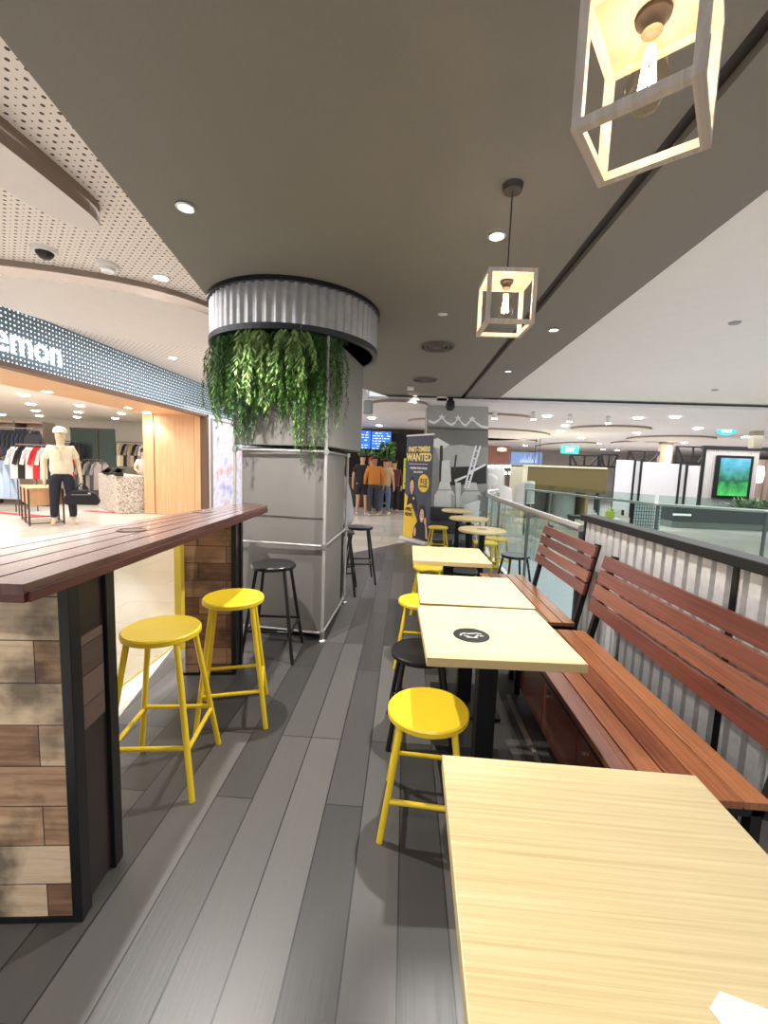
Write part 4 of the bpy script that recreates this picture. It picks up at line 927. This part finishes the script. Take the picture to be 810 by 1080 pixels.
MB().box((-.15, 0, -.55), (.15, .02, .5)).build('board', mat('lime', (206, 220, 60), .5, emit=.15), ys)
q_ = MB()
for z, l in ((.38, .16), (.30, .1), (.2, .14), (-.38, .18)): q_.box((-.1, -.006, z), (-.1 + l, 0, z + .04))
q_.build('print_bars', PBLK, ys)
stool('yellow bar stool far back at the stall, by the ochre post', atY(403, 535, 13.6).x, 13.6, .1, .7, YELP, rail=.3)
# bright display left of the column
bp = thing('lit_display', 'bright lit advertising panel beside the oak jamb, seen left of the grey column', 'display panel', (-5.27, 11.3, 0), PI / 2)
MB().box((0, 0, 0), (3.6, .02, 2.62)).build('frame', mat('frame_grey', (150, 140, 136), .5), bp)
m_, N_, L_, b_n = newmat('display_print'); tc_ = N_.new('ShaderNodeTexCoord'); nz_ = N_.new('ShaderNodeTexNoise'); nz_.inputs['Scale'].default_value = 2.2; L_.new(tc_.outputs['Object'], nz_.inputs['Vector'])
r_ = ramp(N_, [(70, 90, 150), (150, 150, 200), (220, 220, 236), (190, 150, 140), (110, 80, 80)]); r_.color_ramp.elements[0].position = .3; r_.color_ramp.elements[4].position = .75; L_.new(nz_.outputs['Fac'], r_.inputs[0]); L_.new(r_.outputs[0], b_n.inputs['Base Color']); L_.new(r_.outputs[0], b_n.inputs['Emission Color']); b_n.inputs['Emission Strength'].default_value = .35
MB().box((.06, -.02, .1), (3.5, 0, 2.56)).build('printed_panel', m_, bp)
hs = thing('hanging_speaker', 'grey box speaker hanging from the ceiling right of the grey column', 'speaker', tuple(atY(388, 437, 8.3)))
MB().box((-.09, -.08, 0), (.09, .08, .26)).build('cabinet', mat('speaker_grey', (150, 160, 164), .5), hs, bevel=.03); MB().tube([(0, 0, .26), (0, 0, MC - hs.location.z)], .012, 8).build('rod', STEEL, hs)
hs2 = thing('hanging_speaker', 'beige box hanging from the ceiling above the large screen at the right', 'speaker', tuple(atY(796, 473, 12)))
MB().box((-.12, -.1, 0), (.12, .1, .52)).build('cabinet', mat('speaker_beige', (176, 168, 150), .6), hs2, bevel=.02); MB().tube([(0, 0, .52), (0, 0, FC - hs2.location.z)], .012, 8).build('rod', STEEL, hs2)

# ------------------------------------------------------------------ far side of the atrium
struct('wall_far', MB().box((-4, 26, 0), (24, 26.1, FC)), mat('far_wall', (176, 166, 160), .7, noise=.2, nscale=2))
struct('wall_right', MB().box((23.9, 4, 0), (24, 26, FC)), mat('far_wall_right', (120, 112, 108), .7))
ki = thing('kiosk', 'olive brown boxed kiosk across the atrium behind the far railing', 'kiosk', (3.95, 14, 0))
OL = mat('olive_panel', (100, 88, 50), .5, noise=.05)
MB().box((0, 0, .88), (2.55, 1.6, 1.66)).build('canopy', OL, ki, bevel=.02)
MB().box((-.16, -.02, 0), (0, 1.6, 1.70)).build('side_wall', mat('kiosk_cream', (206, 202, 176), .6), ki)
MB().box((-.16, -.04, 1.66), (2.5, 1.62, 1.72)).build('top_edge', mat('kiosk_cream'  , (206, 202, 176)), ki)
MB().lathe([(0, 0), (.36, 0), (.36, .88), (0, .88)], (1.45, .6, 0), 28).build('round_pillar', mat('kiosk_pillar', (150, 156, 156), .4), ki, smooth=True)
MB().box((0, 1.2, 0), (2.5, 1.3, .88)).build('back_panel', mat('kiosk_back', (112, 118, 98), .6), ki)
MB().box((2.0, .2, 0), (2.1, 1.2, .88)).build('wood_fin', mat('kiosk_wood', (170, 140, 100), .5), ki)
def board(label, u0, u1, v0, v1, Y, b0, b1):
    a, b = atY(u0, v0, Y), atY(u1, v1, Y); t = thing('display_board', label, 'display board', (a.x, Y, 0)); W_ = b.x - a.x; P = [(atY(q, v0, Y).x - a.x) for q in (b0, b1)]
    BM = mat('board_white', (214, 214, 218), .5)
    MB().box((0, 0, .25), (P[0] - .03, .06, a.z)).build('leaf', BM, t, bevel=.01); MB().box((P[0] + .03, .03, .25), (P[1] - .03, .07, a.z - .02)).build('leaf', BM, t); MB().box((P[1] + .03, 0, .25), (W_, .06, a.z - .04)).build('leaf', BM, t, bevel=.01)
    for p in P: MB().box((p - .025, -.04, 0), (p + .025, .02, a.z + .02)).build('bar', BLACK, t)
board('left white folding display board with two black bars, across the atrium', 651, 697, 485, 531, 15.5, 670, 677)
board('right white folding display board with two black bars, left of the big screen', 701, 741, 489, 531, 15.5, 718, 725)
def truss(label, u0, u1, v0, v1, Y):
    a, b = atY(u0, v1, Y), atY(u1, v0, Y); t = thing('steel_truss', label, 'truss', (a.x, Y, 0)); W_ = b.x - a.x; z0, z1 = a.z, b.z
    fr = MB(); fr.bar((0, 0, z0), (W_, 0, z0), .07).bar((0, 0, z1), (W_, 0, z1), .05)
    for x in (0, W_): fr.bar((x, 0, 0), (x, 0, z1 + .02), .07)
    fr.build('frame', BLACK, t)
    for x, x2 in ((.02, .25), (.5, .5), (.98, .7)): MB().bar((x * W_, 0, z1), (x2 * W_, 0, z0), .05).build('brace', BLACK, t)
truss('black steel shopfront truss above the left white display board', 662, 697, 477, 487, 16.2)
truss('black steel shopfront truss above the right white display board', 712, 749, 472, 488, 16.2)
truss('black steel truss behind the right end of the olive kiosk', 633, 651, 480, 492, 16.8)
truss('small black truss far behind the middle of the olive kiosk', 601, 632, 481, 491, 18)
ld = thing('wall_lamp', 'glowing tall wall lamp between the two white display boards', 'wall lamp', tuple(atY(705, 480, 16)))
MB().lathe([(0, -.34), (.06, -.32), (.085, 0), (.06, .32), (0, .34)], seg=16).build('shade', mat('lamp_warm', (255, 240, 220), .4, emit=3), ld, smooth=True); MB().box((-.22, .12, -ld.location.z), (.22, .3, .75)).build('pillar_panel', mat('pillar_beige', (176, 158, 140), .6), ld)
ld2 = thing('wall_lamp', 'glowing wall lamp at the far right beside the big screen wall', 'wall lamp', tuple(atY(801, 500, 15)))
MB().lathe([(0, -.3), (.1, -.28), (.14, 0), (.1, .26), (0, .28)], seg=16).build('shade', mat('lamp_warm', (255, 240, 220)), ld2, smooth=True); MB().box((-.4, .3, -.9), (1.6, .36, .5)).build('striped_panel', wood('brown_stripes', [(90, 70, 64), (150, 130, 120), (180, 160, 150)], 'Z', 'X', .2, 14, .6), ld2)
# big screen wall
a, b = atY(745, 474, 14), atY(793, 545, 14)
sw = thing('screen_wall', 'white ribbed wall panel carrying the big vertical screen at the right', 'wall panel', (a.x, 14, 0)); W_ = b.x - a.x
rb = MB(); n = 26
for i in range(n): rb.box((i * W_ / n, 0, 0), ((i + .75) * W_ / n, .03, a.z))
rb.box((0, .02, 0), (W_, .10, a.z)); rb.build('ribbed_panel', mat('ribbed_white', (222, 216, 212), .5), sw)
MB().box((-.08, -.02, 0), (0, .06, a.z + .05)).build('edge_post', BLACK, sw); MB().box((-.1, -.05, a.z), (W_ + 4, .1, a.z + .12)).build('header', BLACK, sw)
a, b = atY(757.5, 480, 13.9), atY(790, 527, 13.9)
tv = thing('digital_screen', 'big vertical digital screen showing blue sky and green leaves', 'screen', (a.x, 13.9, 0)); W_ = b.x - a.x; z0, z1 = b.z, a.z
MB().box((0, 0, z0), (W_, .09, z1)).build('bezel', BLACK, tv, bevel=.01)
m2, N2, L2, b2 = newmat('screen_landscape'); tc2 = N2.new('ShaderNodeTexCoord'); sp2 = N2.new('ShaderNodeSeparateXYZ'); L2.new(tc2.outputs['Object'], sp2.inputs[0]); nz2 = N2.new('ShaderNodeTexNoise'); nz2.inputs['Scale'].default_value = 3.4; nz2.inputs['Detail'].default_value = 5; L2.new(tc2.outputs['Object'], nz2.inputs['Vector'])
ma = N2.new('ShaderNodeMath'); ma.operation = 'SUBTRACT'; L2.new(sp2.outputs['Z'], ma.inputs[0]); ma.inputs[1].default_value = z0
mb_ = N2.new('ShaderNodeMath'); mb_.operation = 'DIVIDE'; L2.new(ma.outputs[0], mb_.inputs[0]); mb_.inputs[1].default_value = z1 - z0
mc = N2.new('ShaderNodeMath'); mc.operation = 'MULTIPLY_ADD'; L2.new(nz2.outputs['Fac'], mc.inputs[0]); mc.inputs[1].default_value = .9; L2.new(mb_.outputs[0], mc.inputs[2])
md_ = N2.new('ShaderNodeMath'); md_.operation = 'SUBTRACT'; L2.new(mc.outputs[0], md_.inputs[0]); md_.inputs[1].default_value = .45
r2 = ramp(N2, [(90, 220, 110), (60, 180, 90), (30, 90, 70), (70, 160, 140), (90, 190, 220), (130, 210, 240)]); L2.new(md_.outputs[0], r2.inputs[0]); b2.inputs['Base Color'].default_value = (0, 0, 0, 1); L2.new(r2.outputs[0], b2.inputs['Emission Color']); b2.inputs['Emission Strength'].default_value = .85
MB().box((.1, -.01, z0 + .1), (W_ - .1, 0, z1 - .08)).build('display', m2, tv)
# dark planter counter and plants
pc = thing('planter_counter', 'long dark low counter below the big screen, across the atrium', 'counter', (8.0, 12.9, 0))
MB().box((0, 0, .18), (7, .9, .62)).build('body', mat('counter_dark', (58, 66, 66), .4), pc, bevel=.02); MB().box((0, .05, 0), (6.9, .85, .18)).build('plinth', mat('plinth_grey', (130, 140, 136), .5), pc); MB().box((-.02, -.02, .36), (.5, 0, .42)).build('light_bar', mat('bar_white', (230, 230, 230), .4, emit=.6), pc)
for i, (dx, lab) in enumerate([(0, 'leafy green plant in the dark planter under the big screen, left one'), (.8, 'leafy green plant at the right edge in the dark planter')]):
    mb = MB(); rnd = random.Random(90 + i)
    for _ in range(90):
        az = rnd.uniform(0, 2 * PI); l = rnd.uniform(.3, .6); el = rnd.uniform(.3, 1.3); d = Vector((math.cos(az) * math.cos(el), math.sin(az) * math.cos(el), math.sin(el))); sd = Vector((-math.sin(az), math.cos(az), 0)) * .05; o_ = Vector((rnd.uniform(-.3, .3), rnd.uniform(-.15, .15), 0))
        mb.quad(o_, o_ + d * l * .5 + sd, o_ + d * l + Vector((0, 0, -.08)), o_ + d * l * .5 - sd)
    p = atY(789, 536, 13.3); tag(mb.build('potted_plant', leafmat('plant_leaf_%d' % i, [(60, 100, 60), (110, 150, 90), (190, 200, 160)]), loc=(p.x + dx, 13.3, .6)), lab, 'plant')
# white lattice screen beyond railing
lt = thing('lattice_screen', 'white lattice patterned low screen left of the dark counter', 'screen panel', (atY(668, 540, 12).x, 12, 0))
lm = MB(); W_ = atY(697, 540, 12).x - lt.location.x; lm.box((0, 0, 0), (W_, .05, .75)); lm.build('panel', mat('lattice_white', (216, 230, 232), .5), lt)
l2 = MB()
for i in range(11): l2.box((i * W_ / 11 + .01, -.01, 0), (i * W_ / 11 + .025, 0, .75))
for j in range(8): l2.box((0, -.012, j * .095 + .03), (W_, 0, j * .095 + .045))
l2.build('lattice_bars', mat('lattice_dark', (80, 100, 110), .5), lt); MB().box((-.05, -.02, 0), (0, .06, .78)).build('post', BLACK, lt)
p = atY(644, 534, 11.5)
bg = thing('tote_bag', 'lime green bag standing on the floor beyond the far railing', 'bag', (p.x, 11.5, .34)); MB().box((-.11, -.06, 0), (.11, .06, .2)).build('bag_body', mat('lime_bag', (180, 200, 50), .6), bg, bevel=.03); MB().tube([(-.05, 0, .2), (-.03, 0, .27), (.03, 0, .27), (.05, 0, .2)], .01, 6).build('handle', mat('lime_bag', (180, 200, 50)), bg)
st_ = thing('side_table', 'small white and blue side table under the lime green bag', 'table', (p.x, 11.5, 0)); MB().box((-.25, -.2, .3), (.25, .2, .34)).build('tabletop', WHITE, st_, bevel=.01)
for sx in (-1, 1):
    for sy in (-1, 1): MB().tube([(sx * .2, sy * .15, .3), (sx * .22, sy * .17, 0)], .015, 8).build('leg', mat('blue_leg', (80, 130, 170), .5), st_)
sc_ = thing('shop_counter', 'black low chair-height bench left of the lime green bag', 'bench', (p.x - .75, 11.5, 0)); MB().box((-.3, -.2, .3), (.3, .2, .38)).build('seat', BLACKP, sc_, bevel=.02)
for sx in (-.25, .25): MB().box((sx - .02, -.18, 0), (sx + .02, .18, .3)).build('leg', BLACKP, sc_)
# far shops behind armchairs
bs = thing('shop_fascia', 'dark brown shop fascia far right of the mural column', 'shopfront', (atY(513, 480, 18).x, 18, 0)); W_ = atY(538, 480, 18).x - bs.location.x
MB().box((0, 0, atY(520, 489, 18).z), (W_, .2, atY(520, 470, 18).z)).build('fascia', mat('fascia_brown', (88, 46, 34), .6), bs); MB().box((0, .3, 0), (W_, .4, 1.6)).build('interior_wall', mat('interior_dark', (70, 58, 52), .8), bs); MB().lathe([(0, -.1), (.2, -.06), (.2, .06), (0, .1)], (W_ * .62, -.05, atY(520, 474, 18).z), 16).build('wall_light', mat('warm_dim', (200, 180, 160), .5, emit=.4), bs)
bb = thing('shop_banner', 'blue shop banner with pale script lettering, far beyond the armchairs', 'banner', (atY(539, 480, 18).x, 18, 0)); W_ = atY(572, 480, 18).x - bb.location.x; z0, z1 = atY(555, 491, 18).z, atY(555, 477, 18).z
MB().box((0, 0, z0), (W_, .1, z1)).build('board', mat('banner_blue', (84, 108, 150), .5, emit=.1), bb); MB().box((0, .3, 0), (W_, .4, z0)).build('shop_interior', mat('interior_dark', (70, 58, 52)), bb)
sm = MB()
for i in range(9): sm.tube([(W_ * (.3 + i * .06), -.01, z0 + .12), (W_ * (.33 + i * .06), -.01, z0 + .3 + .1 * (i % 3)), (W_ * (.35 + i * .06), -.01, z0 + .12)], .012, 6)
sm.build('script_strokes', mat('script_pale', (200, 215, 240), .5), bb)
for r_i, (v, n, u0, u1) in enumerate([(492, 15, 512, 557), (499, 9, 514, 552)]):
    pa, pb = atY(u0, v, 17.2), atY(u1, v, 17.2)
    fs = thing('festoon_lights', ['upper string of glowing festoon bulbs beyond the pale armchairs', 'lower string of glowing festoon bulbs beyond the pale armchairs'][r_i], 'string lights', tuple(pa))
    MB().tube([(-.4, 0, .08), tuple(pb - pa + Vector((.4, 0, .08)))], .012, 6).tube([(-.4, 0, .08), (-.4, 0, FC - pa.z)], .012, 6).tube([tuple(pb - pa + Vector((.4, 0, .08))), tuple(pb - pa + Vector((.4, 0, FC - pb.z)))], .012, 6).build('cable', BLACKP, fs)
    for i in range(n):
        MB().lathe([(0, -.06), (.05, -.04), (.065, 0), (.04, .05), (0, .07)], (pb - pa) * (i / (n - 1)), seg=12).build('bulb', mat('festoon_glow', (255, 244, 224), .4, emit=7), fs, smooth=True)

# ------------------------------------------------------------------ inside the clothing shop
CREAM = mat('mannequin_cream', (212, 196, 168), .5)
mp = dict(pelvis=(0, 0, .98), shr=(-.175, 0, 1.41), shl=(.175, 0, 1.41), elr=(-.25, .03, 1.13), wrr=(-.25, -.04, .88), har=(-.25, -.06, .79), ell=(.25, .03, 1.13), wrl=(.28, -.08, .88), hal=(.29, -.09, .79), anr=(-.14, 0, .09), anl=(.15, .02, .09), knr=(-.12, -.03, .5), knl=(.13, -.02, .5), tor=(-.16, -.17, .03), tol=(.2, -.14, .03))
man = person('mannequin', 'male shop mannequin in a cream polo shirt, dark trousers and a white cap', 'mannequin', (-7.33, 8.68, 0), math.radians(38), 2.04, CREAM, fab('polo_cream', (232, 222, 198)), fab('navy_trousers', (36, 38, 52)), None, pose=mp, cap=fab('white_cap', (240, 236, 226)))
_k = 2.04 / 1.75
cl_ = MB()
for sx_ in (-1, 1): cl_.prism([(0, 0), (sx_ * .085 * _k, .045 * _k), (sx_ * .075 * _k, -.02 * _k), (sx_ * .03 * _k, -.05 * _k)], -.158 * _k, -.148 * _k, Matrix(((1, 0, 0, 0), (0, 0, 1, 0), (0, 1, 0, 1.405 * _k), (0, 0, 0, 1))))
cl_.build('collar', fab('polo_collar', (214, 200, 170)), man, bevel=.006)
MB().box((-.018 * _k, -.17 * _k, 1.18 * _k), (.018 * _k, -.155 * _k, 1.36 * _k)).build('placket', fab('polo_collar', (214, 200, 170)), man, bevel=.004)
hv = man.matrix_basis @ (Vector(mp['hal']) * (2.04 / 1.75))
db = thing('duffel_bag', 'black duffel bag carried in the hand of the mannequin', 'bag', (hv.x + .03, hv.y - .03, .43), math.radians(30)); db.scale = (.86, .86, .94)
bd = MB(); bd.prism([(-.36, .02), (.34, 0), (.37, .10), (.30, .27), (.10, .34), (-.20, .34), (-.34, .22), (-.38, .1)], -.15, .15, Matrix(((1, 0, 0), (0, 0, 1), (0, 1, 0)))); bd.build('bag_body', fab('bag_black', (30, 30, 36)), db, bevel=.05, seg=4)
for sy in (-.06, .06): MB().tube([(-.12, sy * 1.8, .33), (-.09, sy, .42), (0, sy * .3, .50), (.09, sy, .42), (.12, sy * 1.8, .33)], .012, 8).build('handle', fab('bag_black', (34, 34, 40)), db)
MB().box((-.2, -.158, .24), (.2, -.149, .255)).build('zip', mat('zip_grey', (150, 150, 150), .4), db); MB().box((.14, -.158, .27), (.19, -.149, .29)).build('logo_tag', WHITE, db)
# display table
ta, tb = at(29, 543, 0), at(51, 560, 0); ta = ta.lerp(tb, .15)
dt = thing('display_table', 'oak topped display table on thin bronze legs beside the mannequin', 'table', ((ta.x + tb.x) / 2 - .12, (ta.y + tb.y) / 2 + .25, 0), math.atan2(tb.y - ta.y, tb.x - ta.x))
OAK = wood('table_oak', [(190, 140, 98), (208, 160, 116), (222, 178, 136)], 'X', 'Y', 2, 20, .5, bump=0); LG = mat('bronze_leg', (92, 80, 70), .4, .5)
MB().box((-.62, -.3, .75), (.62, .3, .79)).build('tabletop', OAK, dt, bevel=.004); MB().box((-.6, -.28, .42), (-.03, .28, .75)).build('drawer_box', OAK, dt); MB().box((.03, -.28, .42), (.6, .28, .75)).build('drawer_box', OAK, dt)
for xx in (-.61, 0, .61):
    for yy in (-.29, .29): MB().box((xx - .015, yy - .015, 0), (xx + .015, yy + .015, .76)).build('leg', LG, dt)
MB().bar((-.61, -.29, .04), (.61, -.29, .04), .02).bar((-.61, .29, .04), (.61, .29, .04), .02).bar((-.61, -.29, .04), (-.61, .29, .04), .02).bar((.61, -.29, .04), (.61, .29, .04), .02).build('foot_frame', LG, dt)
# cashier desk
def terr():
    m, N, L, b = newmat('terrazzo'); tc = N.new('ShaderNodeTexCoord'); v = N.new('ShaderNodeTexVoronoi'); v.inputs['Scale'].default_value = 45; L.new(tc.outputs['Object'], v.inputs['Vector']); s = N.new('ShaderNodeSeparateColor'); L.new(v.outputs['Color'], s.inputs[0])
    r = ramp(N, [(120, 108, 96), (190, 178, 164), (214, 206, 196), (232, 226, 220)]); L.new(s.outputs[0], r.inputs[0]); L.new(r.outputs[0], b.inputs['Base Color']); b.inputs['Roughness'].default_value = .35; return m
dsk = thing('cashier_desk', 'terrazzo cashier desk inside the shop, left of the oak jamb', 'desk', (0, 0, 0))
a, b = at(105, 535, 0), at(150, 552, 0)
A_, B_ = Vector((-8.95, 11.9)), Vector((-6.95, 10.15)); dn = (B_ - A_).normalized(); nn = Vector((-dn.y, dn.x)) * .7
if nn.y < 0: nn = -nn
B_ = A_ + dn * 1.9
MB().prism([tuple(A_), tuple(B_), tuple(B_ + nn), tuple(A_ + nn)], 0, 1.0).build('desk_body', terr(), dsk, bevel=.01)
dc = A_ + dn * 1.45 + nn * .35
rg_ = thing('cash_register', 'black card terminal and till on the terrazzo desk, left one', 'till', (dc.x - .45, dc.y + .1, 1.0), math.radians(-40)); MB().box((-.16, -.1, 0), (.16, .1, .06)).build('base', BLACKP, rg_, bevel=.01); MB().bar((-.12, -.06, .06), (.14, .06, .2), .24, .02).build('screen', BLACKP, rg_)
rg2 = thing('cash_register', 'black bag like till on the terrazzo desk, right one', 'till', (dc.x + .15, dc.y - .35, 1.0), math.radians(-50)); MB().box((-.2, -.1, 0), (.2, .1, .08)).build('base', BLACKP, rg2, bevel=.02); MB().bar((-.1, 0, .08), (.1, .05, .2), .2, .02).build('screen', BLACKP, rg2)
wp = dict(elr=(-.25, -.08, 1.14), wrr=(-.16, -.3, 1.06), har=(-.13, -.37, 1.06), ell=(.25, -.08, 1.14), wrl=(.16, -.3, 1.06), hal=(.13, -.37, 1.06))
cp = dc + nn * 1.1
person('person', 'cashier in a beige shirt and black cap behind the terrazzo desk', 'person', (-7.93, 12.5, 0), math.radians(35), 1.75, SK, fab('beige', (206, 186, 170)), fab('dark2', (28, 28, 34)), HR, cap=fab('capblack', (28, 28, 30)), pose=wp)
# clothes
def garment_mesh(long=.7, w_=.42, sleeves=True, pants=False):
    mb = MB()
    if pants: mb.prism([(-.17, 0), (.17, 0), (.2, -long), (.03, -long), (0, -.25), (-.03, -long), (-.2, -long)], -.03, .03, Matrix(((1, 0, 0), (0, 0, 1), (0, 1, 0))))
    else:
        P = [(-.06, 0), (-.02, -.04), (.02, -.04), (.06, 0), (w_ / 2, -.06)]
        P += [(w_ / 2 + .08, -.38), (w_ / 2 - .0, -.40), (w_ / 2 - .04, -.16), (w_ / 2 - .02, -long), (-w_ / 2 + .02, -long), (-w_ / 2 + .04, -.16), (-w_ / 2, -.40), (-w_ / 2 - .08, -.38), (-w_ / 2, -.06)]
        mb.prism(P, -.035, .035, Matrix(((1, 0, 0), (0, 0, 1), (0, 1, 0))))
    return mb
def rack(label, x0, y0, x1, y1, z, cols, desc, gname, long=.7, pants=False, per=None, turn=None, legs=True):
    t = thing('clothes_rail', label, 'clothes rail', (x0, y0, 0)); d = Vector((x1 - x0, y1 - y0, 0)); L = d.length
    MB().tube([(0, 0, z + .08), d + Vector((0, 0, z + .08))], .014, 8).build('rail_bar', LG, t)
    if legs:
        for q in (Vector((0, 0, 0)), d): MB().tube([q, q + Vector((0, 0, z + .08))], .014, 8).build('upright', LG, t)
    n = len(cols); ang = math.atan2(d.y, d.x) + (PI / 2 if turn is None else turn)
    for i, c in enumerate(cols):
        p = Vector((x0, y0, 0)) + d * ((i + .5) / n)
        g = thing('garment', '%s %s, %s along' % (c[0], desc, ORD[i]), 'clothing', (p.x, p.y, z), ang, gname)
        garment_mesh(long, pants=pants).build('cloth', fab(c[0].replace(' ', '_'), c[1]), g, bevel=.012)
        MB().tube([(-.18, 0, -.05), (0, 0, .0), (0, 0, .06), (.015, 0, .085), (.02, 0, .07)], .004, 6).build('hanger', STEEL, g)
nv, bk, wh, rd, gy, br, tn, gn, yl, lb = ('navy', (34, 40, 60)), ('black', (28, 28, 32)), ('white', (226, 224, 220)), ('red', (196, 48, 58)), ('grey', (120, 122, 128)), ('brown', (124, 104, 90)), ('tan', (190, 164, 130)), ('pale green', (190, 206, 130)), ('yellow', (226, 200, 90)), ('light blue', (160, 180, 204))
def P2(u, Y): q = atY(u, 500, Y); return (q.x, Y)
a, b = P2(-4, 10.5), P2(38, 10.5); rack('high clothes rail with dark tops at the left of the shop', a[0], a[1], b[0], b[1], 2.05, [nv, bk, ('maroon', (96, 44, 60)), nv, bk, bk, nv, bk, bk], 'top on the high rail at the left of the shop', 'dark tops on the high rail', .62, turn=.35)
a, b = P2(-6, 10.2), P2(15, 10.2); rack('low clothes rail with pale blue trousers at the left edge', a[0], a[1], b[0], b[1], 1.28, [lb, ('pale blue', (172, 190, 212)), lb], 'trousers on the low rail at the left edge', 'pale blue trousers on the low rail', .95, True, turn=.1)
a, b = P2(15, 10.9), P2(27, 10.9); rack('short clothes rail with brown tops behind the display table', a[0], a[1], b[0], b[1], 1.35, [br, br, ('taupe', (140, 122, 108)), br], 'top on the short rail behind the display table', 'brown tops on the short rail', .95, turn=.5)
a, b = P2(88, 12.6), P2(108, 12.6); rack('clothes rail with grey jackets right behind the mannequin', a[0], a[1], b[0], b[1], 1.3, [gy, bk, gy, ('charcoal', (70, 72, 78)), gy], 'jacket on the rail behind the mannequin', 'grey jackets behind the mannequin', .85, turn=.6)
a, b = P2(124, 15), P2(168, 15); rack('back wall clothes rail with mixed tops above the terrazzo desk', a[0], a[1], b[0], b[1], 1.95, [gn, wh, ('cream', (232, 226, 206)), bk, gy, tn, bk, gy, wh, ('orange', (226, 120, 60)), rd, yl], 'top on the back rail above the terrazzo desk', 'mixed tops on the back rail', .8, turn=.5)
a, b = P2(56, 14.5), P2(84, 14.5); rack('clothes rail seen left of the mannequin head at the back', a[0], a[1], b[0], b[1], 1.9, [bk, gy, nv, gy, bk], 'top on the back rail behind the mannequin head', 'dark tops at the back', .7, turn=.5)
# bust with red and white tops between rails
a = P2(33, 9.6)
rack('low clothes rail with red and white tops left of the mannequin', a[0] - .35, a[1], a[0] + .75, a[1] + .2, 1.62, [wh, bk, wh, rd, wh, bk, rd], 'top on the rail left of the mannequin', 'red and white tops left of the mannequin', .72, turn=.5)
# glass mirror panel
mr = thing('mirror_panel', 'dark green tall mirror panel behind the mannequin in the shop', 'mirror', (atY(76, 500, 14.8).x, 14.8, 0)); W_ = atY(122, 500, 14.8).x - mr.location.x
MB().box((0, 0, 0), (W_, .05, 2.45)).build('mirror_glass', mat('mirror_green', (92, 108, 104), .12, .6), mr); MB().bar((W_ * .62, -.01, 0), (W_ * .62, -.01, 2.45), .04).bar((0, -.01, 2.45), (W_, -.01, 2.45), .06).build('frame', LG, mr)
# stack shelves at left back
sh = thing('shelf_unit', 'dark wood shelf unit behind the high rail at the left of the shop', 'shelf', (atY(-12, 500, 11.6).x, 11.6, 0)); W_ = atY(48, 500, 11.6).x - sh.location.x
for z in (.25, 1.45, 2.35): MB().box((0, 0, z), (W_, .4, z + .05)).build('shelf_board', mat('shelf_brown', (118, 92, 74), .5), sh)
MB().box((0, .38, 0), (W_, .42, 2.4)).build('back_panel', mat('shelf_back', (170, 152, 136), .6), sh)
for xx in (0, W_ / 2, W_): MB().box((xx - .02, 0, 0), (xx + .02, .4, 2.4)).build('upright', LG, sh)
for i, (u, v, l, lab) in enumerate([(17, 542, 1.9, 'left'), (112, 540, 1.3, 'right')]):
    p = at(u, v, 0); o = MB().box((-l / 2, -.12, 0), (l / 2, .12, .004)).build('floor_sticker', mat('sticker_red', (206, 70, 72), .4), loc=(p.x, p.y, -.007), rz=math.radians(-10)); tag(o, 'red floor marking strip in the shop, %s of the mannequin' % lab, 'floor sticker')
